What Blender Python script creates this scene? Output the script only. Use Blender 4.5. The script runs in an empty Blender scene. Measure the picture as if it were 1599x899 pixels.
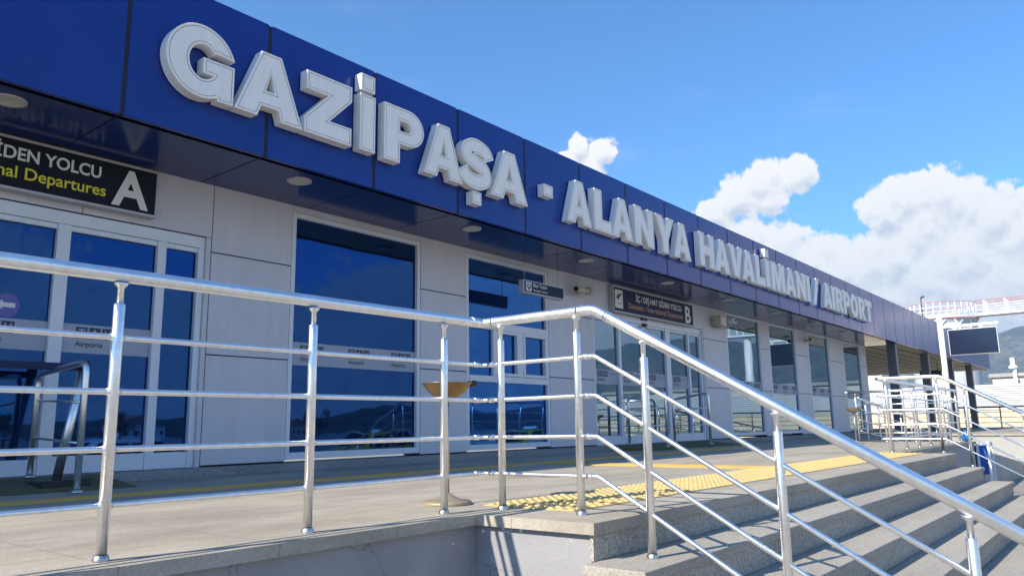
import bpy, bmesh, math, random
from mathutils import Vector, Matrix, noise as mnoise
random.seed(7)
C = bpy.context.scene
COL = C.collection
R = math.radians

# ------------------------------------------------------------------ camera
cam_d = bpy.data.cameras.new("camera")
cam = bpy.data.objects.new("camera", cam_d)
COL.objects.link(cam)
right = Vector((0.6325031586597012, -0.7743790866001582, -0.01663684230272723))
up = Vector((-0.12745423015035948, -0.12524135193349262, 0.98390549494484))
fwd = Vector((0.7639994590981595, 0.6202028974474207, 0.17791344101990705))
m = Matrix((right, up, -fwd)).transposed().to_4x4()
m.translation = (0, 0, 0.42)
cam.matrix_world = m
cam_d.sensor_width = 36.0
cam_d.lens = 36.0 * 1199.76 / 1599.0
cam_d.clip_start = 0.05
cam_d.clip_end = 6000
C.camera = cam

# ------------------------------------------------------------------ sun, exposure
SUN = Vector((-1.40, 0.31, 1.0)).normalized()          # towards the sun
SUN_EL = math.asin(SUN.z)
SUN_AZ = math.atan2(SUN.x, SUN.y)                       # clockwise from +Y
sd = bpy.data.lights.new("sun", 'SUN')
sd.energy = 4.4
sd.angle = R(0.53)
sd.color = (1.0, 0.89, 0.74)
sun = bpy.data.objects.new("sun", sd)
COL.objects.link(sun)
sun.rotation_euler = (-SUN).to_track_quat('-Z', 'Y').to_euler()
sun.location = (-30, 10, 40)
C.view_settings.view_transform = 'Standard'
C.view_settings.look = 'None'
C.view_settings.gamma = 1.0
C.view_settings.exposure = 0.98
C.view_settings.use_curve_mapping = False
C.cycles.max_bounces = 8
C.cycles.volume_bounces = 0

# ------------------------------------------------------------------ world: sky texture + cumulus by direction
SKY_STRENGTH = 0.112
CLOUD_GAIN = 0.56
world = bpy.data.worlds.new("World")
C.world = world
world.use_nodes = True
wt = world.node_tree
wt.nodes.clear()

class G:
    """tiny node builder"""
    def __init__(s, t): s.t = t
    def n(s, kind, **kw):
        x = s.t.nodes.new(kind)
        for k, v in kw.items(): setattr(x, k, v)
        return x
    def link(s, a, b): s.t.links.new(a, b)
    def val(s, sock, v):
        if isinstance(v, bpy.types.NodeSocket): s.link(v, sock)
        else: sock.default_value = v
    def math(s, op, a, b=None, c=None, clamp=False):
        x = s.n('ShaderNodeMath', operation=op, use_clamp=clamp)
        s.val(x.inputs[0], a)
        if b is not None: s.val(x.inputs[1], b)
        if c is not None: s.val(x.inputs[2], c)
        return x.outputs[0]
    def vmath(s, op, a, b=None, c=None):
        x = s.n('ShaderNodeVectorMath', operation=op)
        s.val(x.inputs[0], a)
        if b is not None: s.val(x.inputs[1], b)
        if c is not None: s.val(x.inputs[2], c)
        return x.outputs['Value'] if op in ('DISTANCE', 'DOT_PRODUCT', 'LENGTH') else x.outputs['Vector']
    def scale(s, v, f):
        x = s.n('ShaderNodeVectorMath', operation='SCALE'); s.val(x.inputs[0], v); s.val(x.inputs[3], f)
        return x.outputs['Vector']
    def noise(s, vec, scale, detail=4, rough=0.5, lac=2.0, out='Fac', dist=0.0, dims='3D'):
        x = s.n('ShaderNodeTexNoise', noise_dimensions=dims)
        if vec is not None: s.link(vec, x.inputs['Vector'])
        x.inputs['Scale'].default_value = scale; x.inputs['Detail'].default_value = detail
        x.inputs['Roughness'].default_value = rough; x.inputs['Lacunarity'].default_value = lac
        x.inputs['Distortion'].default_value = dist
        return x.outputs[out]
    def ramp(s, fac, lo, hi, smooth=True):
        x = s.n('ShaderNodeMapRange', interpolation_type='SMOOTHSTEP' if smooth else 'LINEAR')
        s.val(x.inputs['Value'], fac)
        s.val(x.inputs['From Min'], lo); s.val(x.inputs['From Max'], hi)
        return x.outputs['Result']
    def mix(s, f, a, b):
        x = s.n('ShaderNodeMix', data_type='RGBA')
        s.val(x.inputs[0], f); s.val(x.inputs[6], a); s.val(x.inputs[7], b)
        return x.outputs[2]

def pxdir(px, py):
    v = right * ((px - 799.5) / 1199.76) + up * (-(py - 449.5) / 1199.76) + fwd
    return v.normalized()

# cumulus puffs given as (direction, angular radius); directions are fixed in the sky
PUFFS = [(903, 234, 19, 1), (940, 238, 25, 1), (921, 256, 28, 1), (885, 250, 16, 1),
         (1243, 275, 31, 1), (1195, 288, 40, 1), (1148, 314, 38, 1), (1112, 333, 30, 1), (1205, 315, 30, 1),
         (1180, 372, 34, 1), (1225, 385, 44, 1), (1270, 405, 44, 1), (1140, 372, 30, 1),
         (1465, 305, 48, 1), (1420, 318, 44, 1), (1385, 330, 34, 1), (1505, 318, 50, 1), (1552, 348, 55, 1), (1600, 360, 60, 1),
         (1440, 370, 70, 1), (1390, 405, 60, 1), (1520, 400, 90, 1), (1330, 420, 56, 1), (1300, 440, 60, 1),
         (1450, 450, 90, 1), (1560, 470, 110, 1), (1370, 480, 80, 1), (1650, 400, 90, 1), (1650, 500, 120, 1)]

def cloud_field(name):
    t = bpy.data.node_groups.new(name, 'ShaderNodeTree')
    t.interface.new_socket('Vector', in_out='INPUT', socket_type='NodeSocketVector')
    t.interface.new_socket('Field', in_out='OUTPUT', socket_type='NodeSocketFloat')
    g = G(t)
    vin = g.n('NodeGroupInput').outputs[0]
    w1 = g.noise(vin, 14.0, 3, 0.55, out='Color')
    off = g.vmath('SUBTRACT', w1, (0.5, 0.5, 0.5))
    v = g.vmath('ADD', vin, g.scale(off, 0.035))
    acc = None
    for px, py, r, k in PUFFS:
        d = g.vmath('DISTANCE', v, tuple(pxdir(px, py)))
        f = g.math('MULTIPLY_ADD', d, -1199.76 / r, 1.0)
        acc = f if acc is None else g.math('SMOOTH_MAX', acc, f, 0.22)
    # low bank of cumulus all round the horizon away from the terminal (what the glass mirrors)
    sep = g.n('ShaderNodeSeparateXYZ'); g.link(vin, sep.inputs[0])
    band = g.math('MULTIPLY_ADD', g.math('ABSOLUTE', g.math('SUBTRACT', sep.outputs[2], 0.11)), -6.0, 0.55)
    nb = g.noise(vin, 3.2, 3, 0.5)
    band = g.math('ADD', band, g.math('MULTIPLY_ADD', nb, 3.2, -1.60))
    back = g.ramp(sep.outputs[1], 0.05, -0.12)
    band = g.math('ADD', g.math('MULTIPLY', band, back), g.math('MULTIPLY_ADD', back, 1.6, -1.6))
    acc = g.math('MAXIMUM', acc, band)
    acc = g.math('MAXIMUM', acc, -1.2)
    # billows: sharp-edged cauliflower from 1-|noise|
    b1 = g.math('ABSOLUTE', g.math('MULTIPLY_ADD', g.noise(vin, 30.0, 1, 0.5), 2.0, -1.0))
    b2 = g.math('ABSOLUTE', g.math('MULTIPLY_ADD', g.noise(vin, 66.0, 1, 0.5), 2.0, -1.0))
    b3 = g.math('ABSOLUTE', g.math('MULTIPLY_ADD', g.noise(vin, 150.0, 2, 0.6), 2.0, -1.0))
    b = g.math('MULTIPLY_ADD', b2, 0.55, g.math('MULTIPLY', b1, 0.9))
    b = g.math('MULTIPLY_ADD', b3, 0.40, b)
    fb = g.noise(vin, 20.0, 7, 0.6)
    out = g.math('ADD', acc, g.math('MULTIPLY_ADD', b, 0.62, -0.16))
    out = g.math('ADD', out, g.math('MULTIPLY_ADD', fb, 0.9, -0.45))
    o = g.n('NodeGroupOutput'); g.link(out, o.inputs[0])
    return t

g = G(wt)
dirv = g.n('ShaderNodeTexCoord').outputs['Generated']
sky = g.n('ShaderNodeTexSky', sky_type='NISHITA')
sky.sun_disc = False
sky.sun_elevation = SUN_EL
sky.sun_rotation = SUN_AZ
sky.air_density = 1.0
sky.dust_density = 0.5
sky.ozone_density = 2.2
fieldt = cloud_field('cloud_field')
def field(vec):
    x = g.n('ShaderNodeGroup'); x.node_tree = fieldt; g.link(vec, x.inputs[0]); return x.outputs[0]
F0 = field(dirv)
toward = (SUN * 0.55 + Vector((0, 0, 1)) * 0.75).normalized()
F1 = field(g.vmath('ADD', dirv, tuple(toward * 0.013)))
alpha = g.ramp(F0, 0.0, 0.26)
lit = g.math('MULTIPLY_ADD', g.math('SUBTRACT', F0, F1), 1.35, 0.78, clamp=True)
thick = g.ramp(F0, 0.25, 1.3)
lit = g.math('SUBTRACT', lit, g.math('MULTIPLY', thick, 0.13), clamp=True)
ccol = g.mix(lit, (0.60, 0.65, 0.75, 1), (1.0, 0.985, 0.955, 1))
# thin high wisps
wv = g.vmath('MULTIPLY', dirv, (1.0, 1.0, 2.6))
wisp = g.math('MULTIPLY', g.ramp(g.noise(wv, 5.0, 8, 0.62, dist=0.6), 0.56, 0.86), 0.22)
alpha = g.math('MAXIMUM', alpha, wisp)
skys = g.scale(g.vmath('MULTIPLY', sky.outputs[0], (0.40, 0.78, 1.10)), SKY_STRENGTH)
cl = g.scale(ccol, CLOUD_GAIN)
mixn = g.mix(alpha, skys, cl)
bg = g.n('ShaderNodeBackground'); g.link(mixn, bg.inputs[0]); bg.inputs[1].default_value = 1.0
wo = g.n('ShaderNodeOutputWorld'); g.link(bg.outputs[0], wo.inputs[0])
world.cycles.sampling_method = 'MANUAL'
world.cycles.sample_map_resolution = 512

# ------------------------------------------------------------------ materials
MATS = {}
def mat(name, base=(0.5, 0.5, 0.5), rough=0.5, metal=0.0, spec=0.5, coat=0.0):
    m = bpy.data.materials.new(name); m.use_nodes = True
    b = m.node_tree.nodes['Principled BSDF']
    b.inputs['Base Color'].default_value = (*base, 1)
    b.inputs['Roughness'].default_value = rough
    b.inputs['Metallic'].default_value = metal
    b.inputs['Specular IOR Level'].default_value = spec
    b.inputs['Coat Weight'].default_value = coat
    MATS[name] = m
    return m, G(m.node_tree), b
def bump(g, b, h, strength=0.2, dist=0.01):
    x = g.n('ShaderNodeBump'); x.inputs['Strength'].default_value = strength; x.inputs['Distance'].default_value = dist
    g.link(h, x.inputs['Height']); g.link(x.outputs[0], b.inputs['Normal'])
def obj_co(g): return g.n('ShaderNodeTexCoord').outputs['Object']
def geo_co(g): return g.n('ShaderNodeNewGeometry').outputs['Position']

def varied(name, base, rough=0.5, metal=0.0, amt=0.12, scale=3.0, rvar=0.1, streak=False, bmp=0.0, spec=0.5, coat=0.0):
    """base colour with a slow dirt/wear variation"""
    m, g, b = mat(name, base, rough, metal, spec, coat)
    co = geo_co(g)
    if streak: co = g.vmath('MULTIPLY', co, (1.0, 1.0, 0.12))
    n1 = g.noise(co, scale, 6, 0.6)
    n2 = g.noise(co, scale * 9, 4, 0.6)
    f = g.math('MULTIPLY_ADD', n2, 0.4, g.math('MULTIPLY', n1, 0.6))
    f = g.ramp(f, 0.3, 0.7)
    dk = tuple(c * (1 - amt) for c in base) + (1,)
    lt = tuple(min(1, c * (1 + amt)) for c in base) + (1,)
    g.link(g.mix(f, dk, lt), b.inputs['Base Color'])
    g.link(g.math('MULTIPLY_ADD', n1, rvar, rough - rvar / 2), b.inputs['Roughness'])
    if bmp: bump(g, b, n2, bmp, 0.004)
    return m

# stainless tube: fine drawing marks, slight smudges
m, gg, b = mat('steel', (0.74, 0.75, 0.77), 0.22, 1.0)
co = geo_co(gg)
n = gg.noise(co, 6, 5, 0.6)
gg.link(gg.math('MULTIPLY_ADD', n, 0.16, 0.27), b.inputs['Roughness'])
n2 = gg.noise(co, 30, 4, 0.6)
gg.link(gg.mix(gg.ramp(n2, 0.35, 0.7), (0.95, 0.95, 0.94, 1), (0.84, 0.84, 0.84, 1)), b.inputs['Base Color'])
varied('steel_dull', (0.5, 0.51, 0.52), 0.38, 1.0, 0.15, 8)

def granite(name, base, wear=0.15, spk=0.5, tiles=None, grain=140.0):
    m, g, b = mat(name, base, 0.75, 0, 0.12)
    co = geo_co(g)
    v = g.n('ShaderNodeTexVoronoi', feature='F1'); g.link(co, v.inputs['Vector']); v.inputs['Scale'].default_value = grain
    sep = g.n('ShaderNodeSeparateColor'); g.link(v.outputs['Color'], sep.inputs[0])
    sp = g.ramp(sep.outputs[0], 0.0, 1.0, False)
    spd = g.noise(co, grain * 0.8, 2, 0.5)
    f = g.math('MULTIPLY_ADD', sp, 0.5, g.math('MULTIPLY', spd, 0.5))
    lo = tuple(c * (1 - spk) for c in base) + (1,); hi = tuple(min(1, c * (1 + spk * 0.75)) for c in base) + (1,)
    c1 = g.mix(f, lo, hi)
    w = g.noise(g.vmath('MULTIPLY', co, (0.7, 1.8, 2.0)), 1.1, 9, 0.68)
    w = g.ramp(w, 0.32, 0.68)
    c2 = g.mix(w, tuple(1 - wear for _ in range(3)) + (1,), (1.0 + wear * .5,) * 3 + (1,))
    mx = g.n('ShaderNodeMix', data_type='RGBA', blend_type='MULTIPLY'); mx.inputs[0].default_value = 1
    g.link(c1, mx.inputs[6]); g.link(c2, mx.inputs[7])
    res = mx.outputs[2]
    # scuffs and gum marks
    sc = g.noise(g.vmath('MULTIPLY', co, (2.0, 9.0, 6.0)), 2.3, 5, 0.7, dist=0.7)
    scm = g.ramp(sc, 0.68, 0.76)
    res = g.mix(g.math('MULTIPLY', scm, 0.45), res, tuple(c * 0.45 for c in base) + (1,))
    if tiles:
        tx, ty, gw = tiles
        s = g.n('ShaderNodeSeparateXYZ'); g.link(co, s.inputs[0])
        def edge(o, t):
            f = g.math('ABSOLUTE', g.math('SUBTRACT', g.math('FRACT', g.math('DIVIDE', o, t)), 0.5))
            return g.math('GREATER_THAN', f, 0.5 - gw / t)
        e = g.math('MAXIMUM', edge(s.outputs[0], tx), edge(s.outputs[1], ty)) if ty else edge(s.outputs[0], tx)
        res = g.mix(g.math('MULTIPLY', e, 0.45), res, tuple(c * 0.4 for c in base) + (1,))
    g.link(res, b.inputs['Base Color'])
    bump(g, b, f, 0.25, 0.002)
    return m
granite('granite_floor', (0.41, 0.375, 0.31), 0.24, 0.26, (0.60, 0.60, 0.0035), 150)
granite('granite_step', (0.39, 0.365, 0.315), 0.14, 0.40, (1.2, None, 0.0025), 130)
granite('granite_riser', (0.44, 0.41, 0.36), 0.14, 0.62, (1.2, None, 0.0025), 110)
granite('granite_plinth', (0.30, 0.30, 0.30), 0.15, 0.60, (1.2, None, 0.002), 110)

# blue composite cladding
m, gg, b = mat('blue_cladding', (0.008, 0.035, 0.22), 0.28, 0.0, 0.38)
co = geo_co(gg)
n = gg.noise(gg.vmath('MULTIPLY', co, (1.0, 1.0, 0.5)), 2.0, 5, 0.55)
stk = gg.ramp(gg.noise(gg.vmath('MULTIPLY', co, (5.0, 1.0, 0.22)), 3.0, 4, 0.6), 0.58, 0.78)
fc = gg.mix(gg.ramp(n, 0.3, 0.75), (0.0060, 0.034, 0.235, 1), (0.0076, 0.041, 0.265, 1))
gg.link(gg.mix(gg.math('MULTIPLY', stk, 0.16), fc, (0.05, 0.085, 0.24, 1)), b.inputs['Base Color'])
gg.link(gg.math('MULTIPLY_ADD', n, 0.08, 0.15), b.inputs['Roughness'])
nb = gg.noise(co, 1.0, 1, 0.5); bump(gg, b, nb, 0.02, 0.05)
m, gg, b = mat('blue_soffit', (0.012, 0.033, 0.165), 0.16, 0.0, 0.30)
co = geo_co(gg)
n = gg.noise(co, 2.0, 6, 0.6)
gg.link(gg.math('MULTIPLY_ADD', n, 0.16, 0.10), b.inputs['Roughness'])
nb = gg.noise(co, 1.1, 2, 0.5); bump(gg, b, nb, 0.05, 0.05)
varied('joint_dark', (0.012, 0.012, 0.018), 0.8)
varied('wall_panel', (0.58, 0.575, 0.61), 0.45, 0, 0.07, 1.2, 0.12, True, 0.0, 0.5)
varied('frame_white', (0.68, 0.71, 0.76), 0.35, 0, 0.05, 3, 0.1)
varied('letter_white', (0.92, 0.865, 0.78), 0.42, 0, 0.06, 3.0, 0.15, True)
varied('letter_seam', (0.30, 0.25, 0.20), 0.7, 0, 0.3, 12)
varied('sign_black', (0.010, 0.012, 0.020), 0.5, 0, 0.2, 2, spec=0.15)
varied('sign_navy', (0.018, 0.028, 0.070), 0.5, 0, 0.2, 2, spec=0.15)
varied('sign_white', (0.72, 0.72, 0.70), 0.5, 0, 0.03, 4)
varied('sign_yellow', (0.72, 0.66, 0.03), 0.5, 0, 0.05, 4)
varied('sign_orange', (0.50, 0.27, 0.16), 0.5, 0, 0.05, 4)
varied('sign_trim', (0.46, 0.44, 0.45), 0.4, 0.3, 0.08, 5)
varied('film_band', (0.36, 0.39, 0.46), 0.55, 0, 0.05, 2)
varied('logo_dark', (0.030, 0.032, 0.085), 0.5, 0, 0.05, 4)
varied('logo_text', (0.05, 0.05, 0.08), 0.5, 0, 0.05, 4)
varied('purple', (0.12, 0.10, 0.36), 0.4, 0, 0.05, 4)
varied('black_plastic', (0.012, 0.012, 0.013), 0.45, 0, 0.3, 6)
varied('belt_blue', (0.006, 0.014, 0.07), 0.7, 0, 0.1, 20)
varied('lamp_disc', (0.62, 0.58, 0.48), 0.5, 0, 0.06, 5)
varied('device_beige', (0.50, 0.45, 0.34), 0.5, 0, 0.1, 6)
varied('bronze', (0.26, 0.18, 0.085), 0.36, 0.85, 0.2, 10, 0.15)
varied('stone_beige', (0.62, 0.52, 0.36), 0.6, 0, 0.12, 9, bmp=0.2)
varied('mat_olive', (0.13, 0.115, 0.055), 0.95, 0, 0.15, 8, bmp=0.6)
varied('white_paint', (0.80, 0.80, 0.79), 0.45, 0, 0.04, 1.0)
varied('tank_white', (0.54, 0.56, 0.58), 0.5, 0, 0.06, 1.0)
varied('red_paint', (0.55, 0.16, 0.13), 0.5, 0, 0.1, 2)
varied('column_grey', (0.13, 0.125, 0.125), 0.45, 0, 0.12, 2)
varied('dark_metal', (0.07, 0.07, 0.075), 0.5, 0.3, 0.15, 5)
varied('asphalt', (0.06, 0.06, 0.06), 0.9, 0, 0.2, 2, bmp=0.5)
varied('forecourt', (0.27, 0.255, 0.225), 0.9, 0, 0.18, 1.2, bmp=0.3)
varied('concrete_light', (0.33, 0.335, 0.325), 0.75, 0, 0.12, 1.2, bmp=0.15)
varied('concrete_grey', (0.30, 0.30, 0.33), 0.75, 0, 0.14, 1.2, bmp=0.15)
varied('beige_wall', (0.62, 0.52, 0.37), 0.8, 0, 0.16, 0.8, bmp=0.2)
varied('far_building', (0.55, 0.53, 0.48), 0.7, 0, 0.08, 0.6)
varied('screen_dark', (0.012, 0.018, 0.045), 0.12, 0, 0.1, 2)
varied('bin_blue', (0.010, 0.10, 0.42), 0.45, 0, 0.15, 5)
varied('bag_blue', (0.02, 0.22, 0.62), 0.3, 0, 0.2, 14)
varied('taxi_yellow', (0.72, 0.42, 0.02), 0.25, 0, 0.04, 2, coat=0.6)
varied('car_white', (0.75, 0.76, 0.77), 0.25, 0, 0.04, 2, coat=0.6)
varied('car_glass', (0.012, 0.015, 0.018), 0.05, 0, 0.1, 2)
varied('tyre', (0.02, 0.02, 0.02), 0.85, 0, 0.2, 9)
varied('rim', (0.5, 0.5, 0.5), 0.35, 0.9, 0.1, 9)
varied('lens_clear', (0.7, 0.7, 0.7), 0.1, 0.4, 0.05, 9)
varied('lens_red', (0.5, 0.02, 0.02), 0.15, 0, 0.05, 9)
varied('shrub_green', (0.06, 0.09, 0.03), 0.7, 0, 0.4, 9)
varied('bark', (0.12, 0.09, 0.06), 0.9, 0, 0.3, 9)

# slatted ceiling: long beige boards
m, gg, b = mat('slat_beige', (0.58, 0.48, 0.32), 0.6)
co = geo_co(gg)
n = gg.noise(gg.vmath('MULTIPLY', co, (0.3, 6.0, 1.0)), 2.0, 5, 0.6)
gg.link(gg.mix(gg.ramp(n, 0.3, 0.7), (0.50, 0.41, 0.27, 1), (0.66, 0.56, 0.39, 1)), b.inputs['Base Color'])

# painted stucco with peeling paint below the coping
m, gg, b = mat('wall_stucco', (0.36, 0.375, 0.43), 0.8, 0, 0.3)
co = geo_co(gg)
s = gg.n('ShaderNodeSeparateXYZ'); gg.link(co, s.inputs[0])
n1 = gg.noise(co, 2.2, 6, 0.6); n2 = gg.noise(co, 70, 3, 0.6)
basec = gg.mix(gg.ramp(n1, 0.3, 0.72), (0.255, 0.255, 0.275, 1), (0.325, 0.325, 0.345, 1))
stain = gg.ramp(gg.noise(gg.vmath('MULTIPLY', co, (3.2, 3.2, 0.7)), 2.2, 6, 0.65, dist=0.5), 0.60, 0.70)
basec = gg.mix(gg.math('MULTIPLY', stain, 0.40), basec, (0.40, 0.40, 0.40, 1))
pn = gg.noise(co, 8.5, 6, 0.65)
ph = gg.ramp(s.outputs[2], -0.19, -0.08)
peel = gg.math('GREATER_THAN', gg.math('MULTIPLY_ADD', ph, 0.11, pn), 0.735)
basec = gg.mix(peel, basec, (0.72, 0.73, 0.74, 1))
crk = gg.n('ShaderNodeTexVoronoi', feature='DISTANCE_TO_EDGE'); crk.inputs['Scale'].default_value = 0.9
gg.link(gg.vmath('ADD', co, gg.scale(gg.noise(co, 3, 5, 0.6, out='Color'), 0.5)), crk.inputs['Vector'])
ck = gg.math('LESS_THAN', crk.outputs[0], 0.004)
basec = gg.mix(gg.math('MULTIPLY', ck, 0.45), basec, (0.12, 0.12, 0.13, 1))
gg.link(basec, b.inputs['Base Color'])
bump(gg, b, gg.math('MULTIPLY_ADD', n2, 0.8, gg.math('MULTIPLY', peel, -0.5)), 0.55, 0.006)

# yellow tactile tiles
m, gg, b = mat('tactile_yellow', (0.66, 0.44, 0.10), 0.65)
co = geo_co(gg)
n = gg.noise(co, 5, 6, 0.65); n2 = gg.noise(co, 60, 3, 0.6)
f = gg.math('MULTIPLY_ADD', n2, 0.35, gg.math('MULTIPLY', n, 0.65))
gg.link(gg.mix(gg.ramp(f, 0.32, 0.66), (0.47, 0.37, 0.19, 1), (0.66, 0.48, 0.17, 1)), b.inputs['Base Color'])
bump(gg, b, n2, 0.2, 0.003)

# reflective window film: blue on the near panes, grey-green further along
def glass(name, tint, dif, bstr):
    m, g, b = mat(name, dif, 0.02, 0.0, 0.5)
    co = geo_co(g)
    n = g.noise(co, 0.9, 2, 0.5)
    bp = g.n('ShaderNodeBump'); bp.inputs['Strength'].default_value = bstr; bp.inputs['Distance'].default_value = 0.06
    g.link(n, bp.inputs['Height'])
    gl = g.n('ShaderNodeBsdfGlossy'); gl.inputs['Roughness'].default_value = 0.015
    lw = g.n('ShaderNodeLayerWeight'); lw.inputs['Blend'].default_value = 0.28
    edge = g.math('POWER', lw.outputs['Facing'], 4.0)
    g.link(g.mix(edge, (*tint, 1), (0.85, 0.9, 0.95, 1)), gl.inputs['Color'])
    g.link(bp.outputs[0], gl.inputs['Normal'])
    di = g.n('ShaderNodeBsdfDiffuse'); di.inputs['Color'].default_value = (*dif, 1)
    add = g.n('ShaderNodeAddShader'); g.link(gl.outputs[0], add.inputs[0]); g.link(di.outputs[0], add.inputs[1])
    out = g.t.nodes['Material Output']; g.link(add.outputs[0], out.inputs[0])
glass('glass_blue', (0.014, 0.052, 0.160), (0.002, 0.006, 0.02), 0.08)
glass('glass_blue_bright_reflection', (0.022, 0.090, 0.27), (0.002, 0.008, 0.03), 0.05)  # same blue film, with the second window's brighter reflection put into its tint
glass('glass_grey', (0.19, 0.27, 0.34), (0.004, 0.008, 0.010), 0.012)

# ------------------------------------------------------------------ mesh helpers
WL = {}          # world origin of roots
class MB:
    def __init__(s): s.v = []; s.f = []; s.mi = []; s.sm = []
    def quad(s, a, b, c, d, mi=0):
        i = len(s.v); s.v += [Vector(a), Vector(b), Vector(c), Vector(d)]; s.f.append((i, i+1, i+2, i+3)); s.mi.append(mi); s.sm.append(False)
        return s
    def box(s, x0, x1, y0, y1, z0, z1, mi=0, bev=0.0):
        if bev <= 0:
            i = len(s.v)
            for x, y, z in ((x0,y0,z0),(x1,y0,z0),(x1,y1,z0),(x0,y1,z0),(x0,y0,z1),(x1,y0,z1),(x1,y1,z1),(x0,y1,z1)): s.v.append(Vector((x,y,z)))
            for f in ((0,3,2,1),(4,5,6,7),(0,1,5,4),(1,2,6,5),(2,3,7,6),(3,0,4,7)): s.f.append(tuple(i+k for k in f)); s.mi.append(mi); s.sm.append(False)
        else:
            bm = bmesh.new(); bmesh.ops.create_cube(bm, size=1)
            for v in bm.verts: v.co = Vector(((x0+x1)/2 + v.co.x*(x1-x0), (y0+y1)/2 + v.co.y*(y1-y0), (z0+z1)/2 + v.co.z*(z1-z0)))
            bmesh.ops.bevel(bm, geom=bm.edges[:], offset=bev, segments=2, affect='EDGES', profile=0.5)
            s.add_bm(bm, mi)
        return s
    def add_bm(s, bm, mi=0, smooth=False, keep=False):
        i = len(s.v); bm.verts.index_update()
        for v in bm.verts: s.v.append(v.co.copy())
        for f in bm.faces: s.f.append(tuple(i + v.index for v in f.verts)); s.mi.append(f.material_index if keep else mi); s.sm.append(smooth)
        bm.free(); return s
    def tube(s, pts, r, seg=14, mi=0, cap=True, radii=None, closed=False):
        pts = [Vector(p) for p in pts]
        n = len(pts); i0 = len(s.v)
        t0 = (pts[1] - pts[0]).normalized()
        ref = Vector((0, 0, 1)) if abs(t0.z) < 0.9 else Vector((1, 0, 0))
        nrm = (ref - t0 * ref.dot(t0)).normalized()
        for k in range(n):
            if k == 0: t = (pts[1]-pts[0]).normalized(); sc = 1
            elif k == n-1: t = (pts[-1]-pts[-2]).normalized(); sc = 1
            else:
                a = (pts[k]-pts[k-1]).normalized(); b = (pts[k+1]-pts[k]).normalized()
                t = (a+b).normalized(); sc = 1
            nrm = (nrm - t * nrm.dot(t)).normalized(); bi = t.cross(nrm)
            rr = radii[k] if radii else r
            for j in range(seg):
                a = 2*math.pi*j/seg
                s.v.append(pts[k] + (nrm*math.cos(a) + bi*math.sin(a)) * rr)
        for k in range(n-1):
            for j in range(seg):
                j2 = (j+1) % seg
                s.f.append((i0+k*seg+j, i0+k*seg+j2, i0+(k+1)*seg+j2, i0+(k+1)*seg+j)); s.mi.append(mi); s.sm.append(True)
        if cap:
            s.f.append(tuple(i0+j for j in reversed(range(seg)))); s.mi.append(mi); s.sm.append(False)
            s.f.append(tuple(i0+(n-1)*seg+j for j in range(seg))); s.mi.append(mi); s.sm.append(False)
        return s
    def lathe(s, cx, cy, prof, seg=24, mi=0):
        i0 = len(s.v)
        for r, z in prof:
            for j in range(seg):
                a = 2*math.pi*j/seg; s.v.append(Vector((cx + r*math.cos(a), cy + r*math.sin(a), z)))
        for k in range(len(prof)-1):
            for j in range(seg):
                j2 = (j+1) % seg
                s.f.append((i0+k*seg+j, i0+k*seg+j2, i0+(k+1)*seg+j2, i0+(k+1)*seg+j)); s.mi.append(mi); s.sm.append(True)
        return s
    def prism(s, poly, y0, y1, mi=0):
        """poly of (x,z) extruded along y"""
        i = len(s.v); n = len(poly)
        for y in (y0, y1):
            for x, z in poly: s.v.append(Vector((x, y, z)))
        s.f.append(tuple(range(i, i+n))); s.f.append(tuple(reversed(range(i+n, i+2*n)))); s.mi += [mi, mi]; s.sm += [False, False]
        for k in range(n):
            k2 = (k+1) % n
            s.f.append((i+k, i+n+k, i+n+k2, i+k2)); s.mi.append(mi); s.sm.append(False)
        return s
    def build(s, name, mats, parent=None, fix=True):
        if isinstance(mats, str): mats = [mats]
        me = bpy.data.meshes.new(name)
        off = WL.get(parent.name, Vector((0,0,0))) if parent else Vector((0,0,0))
        me.from_pydata([tuple(v - off) for v in s.v], [], s.f)
        for mm in mats: me.materials.append(MATS[mm])
        me.polygons.foreach_set('material_index', s.mi)
        me.polygons.foreach_set('use_smooth', s.sm)
        if fix:
            bm = bmesh.new(); bm.from_mesh(me); bmesh.ops.recalc_face_normals(bm, faces=bm.faces); bm.to_mesh(me); bm.free()
        me.update()
        o = bpy.data.objects.new(name, me); COL.objects.link(o)
        if parent: o.parent = parent
        WL[o.name] = off
        return o

def tag(o, label=None, cat=None, group=None, kind=None):
    if label: o['label'] = label
    if cat: o['category'] = cat
    if group: o['group'] = group
    if kind: o['kind'] = kind
    return o
def thing(name, label, cat, loc=(0,0,0), group=None):
    o = bpy.data.objects.new(name, None); COL.objects.link(o); o.location = loc; o.empty_display_size = 0.2
    WL[o.name] = Vector(loc)
    return tag(o, label, cat, group)
def struct(mb, name, mats): return tag(mb.build(name, mats), kind='structure')
def copy_tree(o, loc, label=None, group=None):
    def rec(src, par):
        c = src.copy(); COL.objects.link(c)
        if par: c.parent = par
        for ch in list(src.children): rec(ch, c)
        return c
    kids = list(o.children)
    r = o.copy(); COL.objects.link(r); r.location = loc
    WL[r.name] = Vector(loc)
    for ch in kids: rec(ch, r)
    if label: r['label'] = label
    if group: r['group'] = group
    return r

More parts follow.
